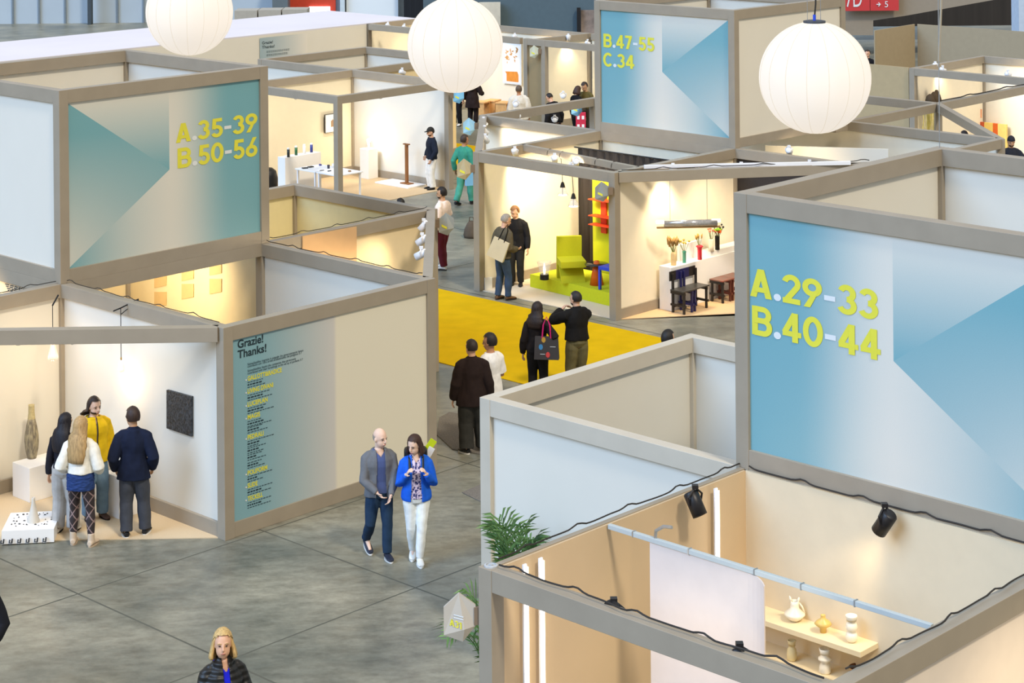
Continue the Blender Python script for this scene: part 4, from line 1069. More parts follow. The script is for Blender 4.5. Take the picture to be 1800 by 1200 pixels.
# tube lamp
p0, p1 = P(1158, 393, 1.74), P(1266, 391, 1.74)
d = p1 - p0; t = thing('tube_lamp', 'long clear tube lamp hanging over the flower counter', 'lamp', p0, math.atan2(d.y, d.x)); Ln = d.length
def xt(r, x0, x1, y=0, z=0, seg=14): return MB().tube([(x0, y, z), (x1, y, z)], r, seg)
xt(0.065, 0.10, Ln - 0.06, 0, 0, 16).build('glass_tube', mat('silvery_tube', 'b9b6b4', 0.15, metal=0.55, var=0.15, scale=30), t, True)
xt(0.02, -0.04, Ln, 0, -0.075).build('wooden_bar', mat('oak_bar', 'a9834f', 0.5, var=0.1, scale=20), t, True)
xt(0.035, -0.05, 0.10, 0, 0.03).build('glowing_end', MATS['bulb_glow'], t, True)
xt(0.035, Ln - 0.16, Ln, 0, 0.04).build('glowing_end', MATS['bulb_glow'], t, True)
for x in (0.22, Ln - 0.25):
    for y in (-0.03, 0.03): MB().tube([(x, y, 0.05), (x, y * 0.2, 1.07)], 0.003, 4).build('hanging_wire', M_METAL, t)
# stools / chairs
M_CH1, M_CH2, M_CH3 = mat('ebony_wood', '25211f', 0.4, var=0.15, scale=15), mat('navy_wood', '232255', 0.4, var=0.1), mat('maroon_wood', '5d2d22', 0.4, var=0.1)
def stool(label, a, b, w, dpt, mats, back):
    p = W(a, b, 0.014); t = thing('dining_chair' if back else 'stool', label, 'chair' if back else 'stool', p, RZ_A)
    n = 0
    for i, x in enumerate((0, w)):
        for j, y in enumerate((0, -dpt)):
            zt = 0.74 if (back and j == 0) else 0.42
            MB().box((x - .02, y - .02, 0), (x + .02, y + .02, zt), bevel=0.003).build('leg', mats[i], t)
        MB().box((x - .018, -dpt - .05, .13), (x + .018, .05, .17)).build('foot_rail', mats[i], t)
        MB().box((x - .018, -dpt - .03, .36), (x + .018, .05, .41)).build('seat_rail', mats[i], t)
    MB().box((-.04, -.03, .10), (w + .04, .0, .14)).build('stretcher', mats[0], t)
    MB().box((-.05, -dpt - .04, .42), (w + .05, .03, .445), bevel=0.003).build('seat', mat('patchwork_wood', '3c3a36', 0.35, var=0.3, scale=9) if back else mat('patchwork_wood2', '6a5a4c', 0.35, var=0.3, scale=9, col2='8a4a3a'), t)
    if back:
        bb = MB().box((-.06, .02, .60), (w / 2, .045, .78), bevel=0.003); bb.build('backrest', mats[0], t)
        MB().box((w / 2, .02, .60), (w + .02, .045, .78), bevel=0.003).build('backrest', mats[1], t)
    return t
stool('black and navy chair at the left end of the flower counter', 13.46, -0.40, 0.24, 0.27, (M_CH1, M_CH2), True)
stool('navy and black chair next to the leftmost dark chair', 13.80, -0.40, 0.36, 0.26, (M_CH2, M_CH1), True)
stool('backless black and maroon stool right of the two dark chairs', 14.66, -0.41, 0.24, 0.26, (M_CH1, M_CH3), False)
stool('backless maroon stool beside the right tower edge', 14.98, -0.41, 0.34, 0.26, (M_CH3, M_CH3), False)

# ------------------------------------------------------------------ booth with the white exhibition table
gbox('display_counter', 'white counter carrying four capped cylinders', 'counter', 16.30, 14.57, 17.50, 14.86, 0.014, 1.0, M_PLINTH)
for lab, u, v, col in (('black', 507, 276, '26302c'), ('green', 520.5, 272.5, '1f5a34'), ('white', 535, 269.5, 'e9eaea'), ('blue', 547.5, 267.5, '2e3f8c')):
    p = P(u, v, 1.0); t = thing('cylinder_vase', lab + ' cylinder with a white cap on the long white counter', 'vase', (p.x, p.y, 1.0), 0, None)
    MB().lathe([(0.037, 0), (0.037, 0.20)], 18).build('tube', mat('cyl_' + lab, col, 0.4, var=0.03), t, True)
    MB().lathe([(0.034, 0.20), (0.034, 0.235), (0.02, 0.24)], 18).build('cap', M_WHITE, t)
def table(label, a0, b0, a1, b1, h):
    t = thing('exhibition_table', label, 'table', W((a0 + a1) / 2, (b0 + b1) / 2, 0.012), RZ_A); la, lb = (a1 - a0) / 2, (b1 - b0) / 2
    MB().box((-la, -lb, h - .03), (la, lb, h), bevel=0.004).build('table_top', M_WHITE, t)
    for x in (-la + .05, la - .05):
        for y in (-lb + .06, lb - .06): MB().box((x - .02, y - .02, 0), (x + .02, y + .02, h - .03)).build('leg', M_FIT_W, t)
table('white exhibition table half nearest the tower', 16.36, 13.47, 17.20, 14.26, 0.75)
table('white exhibition table half behind the grey post', 16.36, 12.62, 17.20, 13.44, 0.75)
for i, (lab, u, v, kind, col) in enumerate((('dark flat tray at the left end of the white table', 536, 296, 'tray', '3a3c3c'), ('black flat tray in the middle of the left table end', 546, 294, 'tray', '222222'), ('small violet block on the white table', 563, 291, 'block', '4b4a86'),
        ('dark cup on the white table', 577.5, 296, 'cup', '3c3a46'), ('white cup on the white table', 586, 294, 'cup', 'eeeeee'), ('black bar on the white table', 579, 301, 'bar', '1d1d1f'), ('small grey bar on the white table', 566, 300, 'bar', '77787a'), ('small brown block near the right end of the white table', 614.5, 302, 'block', '9a7a5a'))):
    p = P(u, v, 0.762); pos = (p.x, p.y, 0.763); m = mat('item_' + col, col, 0.5)
    if kind == 'cup': o = MB().lathe(hollow([(0.03, 0), (0.036, 0.09)]), 16, caps=False).build('cup', m, None, True, pos)
    else:
        s3 = {'tray': (0.07, 0.05, 0.025), 'block': (0.03, 0.03, 0.04), 'bar': (0.055, 0.014, 0.02)}[kind]
        o = MB().box((-s3[0], -s3[1], 0), s3, bevel=0.004).build({'tray': 'tray', 'block': 'sample_block', 'bar': 'sample_bar'}[kind], m, None, False, pos, RZ_A * (1 if i % 2 else .6))
    tag(o, lab, {'cup': 'cup', 'tray': 'tray', 'block': 'block', 'bar': 'bar'}[kind])
gbox('plinth', 'white plinth with the glowing lamp', 'plinth', 19.38, 14.83, 19.72, 15.17, 0.012, 0.80, M_PLINTH)
lp = W(19.55, 15.0, 0.80)
t = thing('table_lamp', 'small lamp with a glowing ball on the white plinth', 'lamp', lp)
MB().lathe([(0.04, 0), (0.04, 0.16), (0.03, 0.165)], 18).build('stone_base', mat('speckled_stone', 'a7aba8', 0.6, var=0.25, scale=60), t)
MB().ball((0, 0, 0.21), 0.055, 16, 12).build('glowing_ball', mat('ball_glow', 'fff3df', 0.4, var=0, emit='ffedd0', estr=6), t, True)
ld = bpy.data.lights.new('ball_light', 'POINT'); ld.energy = 14; ld.color = WARM; ld.shadow_soft_size = 0.06
lo = bpy.data.objects.new('ball_light', ld); COL.objects.link(lo); lo.parent = t; lo.location = (0, -0.12, 0.26)
gbox('base_plate', 'flat white plate under the wooden post', 'plate', 19.10, 13.0, 19.74, 14.28, 0.012, 0.05, M_PLINTH)
pp = W(19.45, 13.42, 0.05)
t = thing('wooden_post', 'slim brown wooden post with a T top on the white plate', 'post', pp, RZ_B)
M_WOOD = mat('walnut_wood', '8a5a30', 0.5, var=0.2, scale=12, stretch=(1, 1, 0.15))
MB().box((-0.16, -0.1, 0), (0.16, 0.1, 0.03), bevel=0.004).build('foot', M_WOOD, t)
MB().box((-0.035, -0.035, 0.03), (0.035, 0.035, 1.02), bevel=0.004).build('shaft', M_WOOD, t)
MB().box((-0.10, -0.04, 1.02), (0.10, 0.04, 1.05), bevel=0.004).build('top_bar', M_WOOD, t)
pA, pB = W(A4, B4 - .1), W(A5, B4 - .1)
c0 = WP(583, 216, pA, pB)
t = thing('framed_picture', 'small framed picture of a brown shape on the cream wall', 'picture', c0, RZ_A)
MB().box((-0.25, -0.02, -0.25), (0.25, 0.012, 0.25), bevel=0.003).build('frame', M_BLACK, t)
MB().box((-0.235, -0.026, -0.235), (0.235, -0.018, 0.235)).build('paper', M_WHITE, t)
MB().solid([(-.05, -.028, -.1), (.05, -.028, -.1), (.05, -.028, .04), (.02, -.028, .11), (-.02, -.028, .07), (-.05, -.028, .06)], [(0, 1, 2, 3, 4, 5)]).build('brown_shape', mat('brown_ink', 'a08468', 0.8), t)
# ------------------------------------------------------------------ far poster and stools
pA, pB = W(A8 - 0.1, 17.3), W(A8 - 0.1, B6)
q0, q1 = WP(884, 146, pA, pB), WP(916, 73, pA, pB)
ctr = (q0 + q1) / 2; wd = (q1 - q0).to_2d().length; ht = q1.z - q0.z
t = thing('poster', 'far white poster of orange plant shapes over a wooden box', 'poster', ctr, RZ_B + math.pi)
MB().box((-wd / 2, -0.01, -ht / 2), (wd / 2, 0.01, ht / 2)).build('paper', mat('poster_paper', 'd8dde0', 0.7, var=0.02), t)
MB().box((-wd / 2 + .03, -0.014, -ht / 2 + .05), (wd / 2 - .05, -0.0105, ht / 2 - .14)).build('white_field', M_WHITE, t)
pr = random.Random(11); lf = MB()
for k in range(22):
    x, z, a, s_ = pr.uniform(-wd * .34, wd * .30), pr.uniform(-0.02, ht * .33), pr.uniform(0, 3.1), pr.uniform(.05, .10)
    lf.solid([(x + s_ * math.cos(a), -.017, z + s_ * math.sin(a)), (x - s_ * .4 * math.sin(a), -.017, z + s_ * .4 * math.cos(a)), (x - s_ * math.cos(a), -.017, z - s_ * math.sin(a)), (x + s_ * .4 * math.sin(a), -.017, z - s_ * .4 * math.cos(a))], [(0, 1, 2, 3)])
lf.build('plant_print', mat('orange_print', 'cf9a5c', 0.8, var=0.25, scale=12), t)
MB().box((-wd * .28, -.018, -ht * .44), (wd * .36, -.015, -ht * .27)).solid([(-wd * .36, -.018, -ht * .22), (wd * .3, -.018, -ht * .2), (wd * .36, -.018, -ht * .27), (-wd * .28, -.018, -ht * .27)], [(0, 1, 2, 3)]).build('box_print', mat('wood_print', 'd98a35', 0.8, var=0.2, scale=10, stretch=(3, 1, .4)), t)
M_PINE = mat('pine_wood', 'dfa766', 0.6, var=0.12, scale=10)
for lab, u, v, s_ in (('leftmost of three far wooden box stools', 847, 203, .46), ('middle of three far wooden box stools', 866, 200, .46), ('rightmost of three far wooden box stools', 886, 204, .46)):
    p = P(u, v); t = thing('box_stool', lab, 'stool', p, RZ_A + .3)
    MB().box((-.24, -.2, s_ - .04), (.24, .2, s_)).build('seat', M_PINE, t)
    for x in (-.22, .20): MB().box((x, -.19, 0), (x + .03, .19, s_ - .04)).build('side_panel', M_PINE, t)
# ------------------------------------------------------------------ far right: baskets, striped cloth
pA, pB = W(D1, 4.40), W(D1 + 3.6, 4.40)
c0 = WP(1634, 183, pA, pB); t = thing('hanging_basket', 'hanging dark ribbed baskets on the bright warm wall', 'basket', c0, RZ_A)
for k, x in enumerate((-0.16, 0.02, 0.16)):
    MB().lathe([(0.02, -.22), (0.10, -.14), (0.14, 0), (0.10, .14), (0.03, .2 + .04 * k)], 14, (x, -.12, 0.1)).build('ribbed_basket', mat('dark_wicker', '4a3a26', 0.8, var=0.4, scale=30, stretch=(6, 6, .5)), t, True)
st = MB(); rr = random.Random(2)
for k in range(26):
    x = rr.uniform(-.5, .1); st.tube([(x, -.1, -.18), (x - .03, -.13, -.4), (x - .05, -.1, -.4 - rr.uniform(.2, .7))], 0.008, 4)
st.build('hanging_straw', mat('straw_yellow', 'cdbb62', 0.9, var=0.2), t)
pA, pB = W(D1 + 3.4, -9), W(D1 + 3.4, 4.5)
q0, q1 = WP(1702, 258, pA, pB), WP(1770, 219, pA, pB); d = (q1 - q0).to_2d().length; ht = q1.z - q0.z
t = thing('striped_cloth', 'striped yellow, orange and red cloth on the far bright wall', 'cloth', q0, RZ_B + math.pi)
x = 0
for wv, cl in ((.2, 'e8c75e'), (.2, 'd24a24'), (.15, 'c0542a'), (.28, 'e9c668'), (.16, 'd6601f'), (.28, 'efd077')):
    x1 = x + wv * d / 1.27; MB().box((x, -.03, -.5), (x1, .03, ht)).build('stripe', mat('stripe_' + cl, cl, 0.8, var=0.05, scale=12), t); x = x1
c0 = WP(1722, 199, pA, pB); tag(MB().box((-.07, -.01, -.12), (.07, .01, .12)).build('wall_card', mat('card_orange', 'e9a77c', 0.7), None, False, c0, RZ_B), 'small orange card above the striped cloth', 'card')
wbox_wall('screen_panel', 'white low panel standing behind the black panelling, below the right lantern', 'panel', (18.0, 0.75), (19.25, -1.5), 0.02, 2.55, 0.05, M_PANEL)

# ------------------------------------------------------------------ palms
def palm(label, pos, h, seed, n=15, spread=0.85, lean=(0, 0)):
    t = thing('potted_palm', label, 'plant', pos); r = random.Random(seed)
    MB().lathe([(0.13, 0), (0.17, 0.30), (0.18, 0.32), (0.16, 0.32), (0.15, 0.28), (0.001, 0.28)], 24, caps=False).build('pot', mat('dark_pot', '3a3a3c', 0.5), t, True)
    MB().lathe([(0.001, .285), (0.15, .285)], 16).build('soil', mat('soil', '3b2f24', 0.95, var=0.3, scale=40), t)
    lm = mat('palm_leaf', '33592c', 0.45, var=0.3, scale=3, col2='6f9455')
    for k in range(n):
        a = 6.283 * k / n * 2.4 + r.uniform(-.3, .3); L = h * r.uniform(.75, 1.0); out = spread * r.uniform(.35, 1.0)
        b = MB(); pts = []
        for i in range(13):
            s_ = i / 12
            pts.append(Vector((math.cos(a) * out * s_ ** 1.6 * h * .55, math.sin(a) * out * s_ ** 1.6 * h * .55, .28 + (L - .28) * (1 - (1 - s_) ** 1.7) * 1.0 - out * .30 * s_ ** 3)))
        b.tube(pts, [0.010 - 0.0006 * i for i in range(13)], 5)
        for i in range(5, 13):
            for sd in (-1, 1):
                tg = (pts[min(i + 1, 12)] - pts[i - 1]).normalized(); sv = tg.cross(Vector((0, 0, 1))).normalized() * sd
                ll = 0.24 * h * math.sin(math.pi * (0.25 + 0.7 * (i - 4) / 9)) * r.uniform(.85, 1.1)
                p0 = pts[i]; di = (sv * .75 + tg * .75 + Vector((0, 0, .15))).normalized(); wv = tg * 0.017
                m_ = p0 + di * ll * .55; e = p0 + di * ll - Vector((0, 0, ll * .28))
                up = di.cross(wv).normalized() * 0.004
                b.solid([p0 - wv * .5, p0 + wv * .5, m_ + wv, e, m_ - wv, m_ + up], [(0, 1, 2, 5), (0, 5, 4), (5, 2, 3), (5, 3, 4)])
        b.build('frond', lm, t)
    return t
palm('potted palm in front of the white booth wall', PD(893, 0, 21.9).xy.to_3d(), 1.84, 4, n=15, spread=0.34)
palm('second potted palm half hidden by the nearest corner post', PD(853, 0, 20.3).xy.to_3d(), 1.66, 9, spread=0.7)

# ------------------------------------------------------------------ cables lying on the beams, wires from the roof
def cable(label, A, B, z=2.815, n=60, amp=0.022, rad=0.006, seed=1, wave=0.0):
    r = random.Random(seed); p, q = W(*A), W(*B); base = (p + q) / 2; d = (q - p).normalized(); s_ = Vector((-d.y, d.x, 0)); pts = []
    ph = r.uniform(0, 6)
    for i in range(n + 1):
        f = i / n
        o = amp * (math.sin(f * 9 + ph) * .5 + math.sin(f * 23 + ph * 2) * .35 + math.sin(f * 47) * .15)
        pts.append(p.lerp(q, f) - base + s_ * o + Vector((0, 0, z + 0.02 + 0.03 * max(0, math.sin(f * 31 + ph)) ** 4)))
    o = MB().tube(pts, rad, 6).build('power_cable', M_CABLE, None, True, base); tag(o, label, 'cable'); return o
cable('black cable along the wall top above the black relief', (A0, B0 - .1), (A0, Bm1 + .1), seed=1)
cable('black cable along the wall top above the woven vase', (Am, B0), (A0 - .1, B0), seed=2)
cable('cable along the top of the plain white wall', (A1, Bm1 + .1), (A1, B0 - .1), seed=3, rad=0.007)
cable('cable along the rail above the peach cloth', (A1 + .1, B0), (A2 - .1, B0), seed=4)
cable('cables along the grey front beam of the booth with the A31 sign', (Am, Bm4 + .1), (Am, Bm3 - .1), seed=5, rad=0.009, amp=0.03)
cable('dark cable along the tan wall top', (Am + .1, Bm3 + .02), (A0 - .05, Bm3 + .02), seed=6, rad=0.008, amp=0.02)
cable('dark cable under the A.29-33 sign', (A0 - 0.10, Bm3 - .1), (A0 - 0.10, Bm4 + .1), z=2.80, seed=7, rad=0.009, amp=0.012)
cable('cable along the lower right wall top', (Am + .2, Bm4 + .02), (A0, Bm4 + .02), seed=8, rad=0.008, amp=0.025)
cable('wires along the beam over the dark stools', (A3 + .1, B0 - .1), (A4 + .3, -2.95), seed=9, rad=0.009)
cable('black cable on the far beam above the striped cloth', (C1 + .1, 0.45), (C1 + 8.8, 0.45), seed=10, rad=0.015)
t = thing('suspension_wire', 'thin steel wire hanging in front of the far right booths', 'wire', PD(1648, 0, 24.0).xy.to_3d() + Vector((0, 0, 5.62)))
t.location = W(A1, Bm3, 5.60); 
MB().tube([(0, 0, 0), (0, 0, 6)], 0.006, 5).build('wire', M_METAL, t)
MB().tube([(0.0, 0, 1.0), (0.03, 0, 1.6), (0.06, 0, 2.6), (0.1, 0, 6)], 0.014, 5).build('cord', mat('beige_cord', 'a79c88', 0.7), t)
# connector disc on the nearest corner post
o = MB().lathe([(0.062, 0), (0.062, 0.012), (0.045, 0.016), (0.045, 0.006), (0.016, 0.006), (0.016, 0.02)], 28).build('connector_disc', mat('disc_grey', 'b4b8bb', .4, var=.1, scale=60), None, False, W(Am, Bm3, 2.80)); tag(o, 'white round connector on top of the nearest corner post', 'connector')

# ------------------------------------------------------------------ end of the hall
def fbox(name, u0, v0, u1, v1, Y, depth, m, label=None, cat=None, kind=None):
    a, b = PD(u0, v0, Y), PD(u1, v1, Y)
    base = Vector(((a.x + b.x) / 2, Y, b.z))
    if name in ('crate', 'stone_sample', 'steel_column', 'hall_curtain', 'service_cabinet', 'hall_stand', 'pale_pillar'): base.z = 0.0; b.z = 0.0
    o = MB().box((-(b.x - a.x) / 2, 0, 0), ((b.x - a.x) / 2, depth, a.z - b.z)).build(name, m, None, False, base)
    if label: tag(o, label, cat, None, kind)
    elif kind: o['kind'] = kind
    return o
seam = mat('seam_shadow', '6f7c86', 0.8)
for k in range(9):
    u = 20 + 46 * k
    if 148 < u < 168: continue
    fbox('trim_%d' % (k + 2), u, -400, u + 1.2, 62, 96.9, 0.09, seam, kind='structure')
fbox('steel_column', 150, -400, 160, 58, 96.2, 0.5, mat('dark_column', '3d4850', 0.6), 'dark steel column on the end wall of the hall', 'column', 'thing')
fbox('door_1', 507, -120, 590, 27, 96.8, 0.19, mat('red_door', 'c8432c', 0.6), kind='structure')
fbox('window_1', 543, 12, 580, 21, 96.7, 0.1, mat('bright_daylight', 'f5f2ff', 0.5, var=0, emit='f2f0ff', estr=1.4), kind='structure')
fbox('trim_20', 595, -300, 606, 32, 96.4, 0.6, mat('pale_steel', 'c2d0d8', 0.5), kind='structure')
fbox('wall_panel_white', 606, -300, 700, 34, 96.6, 0.4, mat('white_cladding', 'dbe4ea', 0.5, var=0.03, scale=.3), kind='structure')
fbox('service_cabinet', 478, -60, 506, 26, 95.5, 1.0, mat('grey_cabinet', '5d686e', 0.6), 'grey service cabinet left of the red gate', 'cabinet', 'thing')
fbox('hall_curtain', 707, -300, 744, 40, 95.8, 0.5, mat('black_curtain', '15191f', 0.9, var=0.3, scale=4, stretch=(4, 1, .05)), 'black curtain left of the middle lantern', 'curtain', 'thing')
for i, (u0, u1) in enumerate(((412, 452), (454, 494), (496, 540))):
    fbox('crate', u0, 19 - i * 1.0, u1, 45, 88, 1.2, mat('grey_crate', 'a7a195', 0.7, var=0.04), ('leftmost', 'middle', 'rightmost')[i] + ' of three grey boxes behind the white fabric roof', 'crate', 'thing')
t = fbox('hall_stand', 742, -200, 1048, 60, 74, 4, mat('slate_wall', '4f626c', 0.7, var=0.04), 'big slate-blue stand wall behind the middle lantern', 'stand', 'thing')
fbox('photo_print', 1021, 18, 1050, 60, 73.9, 0.08, mat('brown_photo', 'a4948a', 0.8, var=0.4, scale=1.2, col2='4a4340'), 'brownish photo print left of the B.47-55 tower', 'photo', 'thing')
ph = bpy.data.objects['photo_print']; a_ = PD(1014, 15, 73.8); b_ = PD(1021, 62, 73.8)
MB().box((a_.x - ph.location.x, -.15, 0), (b_.x - ph.location.x, 0, a_.z - b_.z)).build('frame_edge', M_BLACK, ph)
fbox('stone_sample', 842, 5, 880, 60, 73.6, 0.3, mat('marble_slab', 'cdc6b4', 0.5, var=0.15, scale=2), 'pale marbled slab behind the middle lantern', 'slab', 'thing')
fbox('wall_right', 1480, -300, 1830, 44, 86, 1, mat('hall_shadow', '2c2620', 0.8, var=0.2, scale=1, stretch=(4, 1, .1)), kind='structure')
MBm = mat('taupe_fascia', '8f8474', 0.7, var=0.03)
a = [PD(u, v, 80) for u, v in ((1478, -60), (1800, -60), (1757, -2), (1590, 28), (1535, 36), (1535, 62), (1478, 62))]
base = a[6].copy(); vs = [p - base for p in a] + [p - base + Vector((0, 1.2, 0)) for p in a]
o = MB().solid(vs, [tuple(range(7)), tuple(range(13, 6, -1))] + [(i, (i + 1) % 7, (i + 1) % 7 + 7, i + 7) for i in range(7)]).build('stand_fascia', MBm, None, False, base)
tag(o, 'large grey-beige fascia high behind the right lantern', 'fascia', None, 'thing')
fbox('pale_pillar', 1789, -200, 1830, 118, 66, 1, mat('pale_blue_pillar', 'b9c6d4', 0.6), 'pale blue pillar at the far right edge', 'pillar', 'thing')
# red hall sign
q0, q1 = PD(1484, -36, 79.7), PD(1580, 18.5, 79.7)
t = thing('hall_sign', 'red hall sign reading 7D and an arrow to 5', 'sign', Vector((q0.x, 79.7, q1.z)))
wd, ht = q1.x - q0.x, q0.z - q1.z
MB().box((0, 0, 0), (wd * .465, .06, ht)).build('left_plate', mat('sign_red', 'c0393a', 0.5, var=0.02), t)
MB().box((wd * .475, 0, 0), (wd, .06, ht)).build('right_plate', MATS['sign_red'], t)
lettering_part('lettering', [lettering('7D', wd * .03, wd * .32, ht * .13, ht * .55, -.02, 0.0)], M_WTEXT, t)
lettering_part('lettering', [lettering('5', wd * .74, wd * .80, ht * .11, ht * .19, -.02, 0.0)], M_WTEXT, t)
MB().tube([(wd * .59, -.02, ht * .2), (wd * .655, -.02, ht * .2)], .02, 5).tube([(wd * .625, -.02, ht * .26), (wd * .66, -.02, ht * .2), (wd * .625, -.02, ht * .14)], .02, 5).build('arrow', M_WTEXT, t)
# small things on the floor
bp = P(829, 417)
t = thing('bag', 'brown sack standing on the aisle floor beside the far post', 'bag', bp)
MB().lathe([(0.001, 0), (.17, 0), (.19, .06), (.16, .2), (.10, .32), (.06, .37), (.001, .36)], 18, caps=False).build('sack', mat('brown_sack', '54483a', 0.9, var=0.15), t, True)
MB().tube([(-.05, 0, .35), (-.04, 0, .46), (.04, 0, .46), (.05, 0, .35)], .012, 6).build('handle', MATS['brown_sack'], t)

pv = P(471, 336)
t = thing('pouf', 'black rounded seat cut off by the A.35-39 tower edge beside the white counter', 'seat', pv)
MB().lathe([(0.001, 0), (.20, 0), (.25, .12), (.26, .35), (.22, .52), (.12, .60), (.001, .61)], 20, caps=False).build('seat_cushion', M_BLACK, t, True)
pr_ = PD(1021, 213, 56.0)
t = thing('printed_bag', 'red and white printed bag below the blue sign at the crossing beam end', 'bag', (pr_.x, pr_.y, pr_.z - .25))
MB().box((-.14, -.05, 0), (.14, .05, .5), bevel=.01).build('bag_body', mat('red_bag', 'c92b48', .6, var=.02), t)
wq = MB()
for x, z in ((-.07, .12), (.06, .12), (-.07, .36), (.06, .36)): wq.lathe([(.045, -.002), (.045, .002)], 12, (0, 0, 0)) if False else wq.box((x - .035, -.056, z - .05), (x + .035, -.052, z + .05), bevel=.0015)
wq.build('white_print', M_WHITE, t)
MB().tube([(-.06, 0, .48), (-.05, 0, .7), (.05, 0, .7), (.06, 0, .48)], .012, 6).build('handle', M_BLACK, t)
# ------------------------------------------------------------------ people
def fused(mb, voxel, smooth=4, name='m'):
    """one continuous skin from overlapping closed shapes"""
    me = mb.mesh(name)
    o = bpy.data.objects.new('temp', me)
    r = o.modifiers.new('r', 'REMESH'); r.mode = 'VOXEL'; r.voxel_size = voxel
    s = o.modifiers.new('s', 'SMOOTH'); s.factor = 0.5; s.iterations = smooth
    out = evaluated_mesh(o); out.name = name
    bpy.data.objects.remove(o); bpy.data.meshes.remove(me)
    return out
def wrinkle(me, amp, scale, seed=0.0, stretch=(1, 1, 0.6)):
    off = Vector((seed * 3.1, seed * 1.7, seed))
    nrm = [v.normal.copy() for v in me.vertices]; new = []
    for v, n_ in zip(me.vertices, nrm):
        p = Vector((v.co.x * stretch[0], v.co.y * stretch[1], v.co.z * stretch[2])) * scale + off
        c = v.co + n_ * (amp * noise.noise(p)); new += [c.x, c.y, c.z]
    me.vertices.foreach_set('co', new); me.update()
def cut_faces(me, test):
    bm = bmesh.new(); bm.from_mesh(me)
    bmesh.ops.delete(bm, geom=[f for f in bm.faces if test(f.calc_center_median())], context='FACES')
    bm.to_mesh(me); bm.free()
def ik(a, b, l1, l2, pole):
    d = b - a; L = min(d.length, (l1 + l2) * 0.998); dn = d.normalized(); b = a + dn * L
    x = (l1 * l1 - l2 * l2 + L * L) / (2 * L); h = math.sqrt(max(0, l1 * l1 - x * x))
    pn = pole - dn * pole.dot(dn); pn = pn.normalized() if pn.length > 1e-6 else dn.orthogonal().normalized()
    return a + dn * x + pn * h, b
def ell(c, rx, ry, m=None, n=18):
    return [Vector(c) + ((m @ Vector((rx * math.cos(6.2831853 * j / n), ry * math.sin(6.2831853 * j / n), 0))) if m else Vector((rx * math.cos(6.2831853 * j / n), ry * math.sin(6.2831853 * j / n), 0))) for j in range(n)]
SKINS = {'light': 'd9aa8c', 'pale': 'e3bfa8', 'tan': 'b98563', 'olive': 'c49672', 'brown': '8a5f45'}
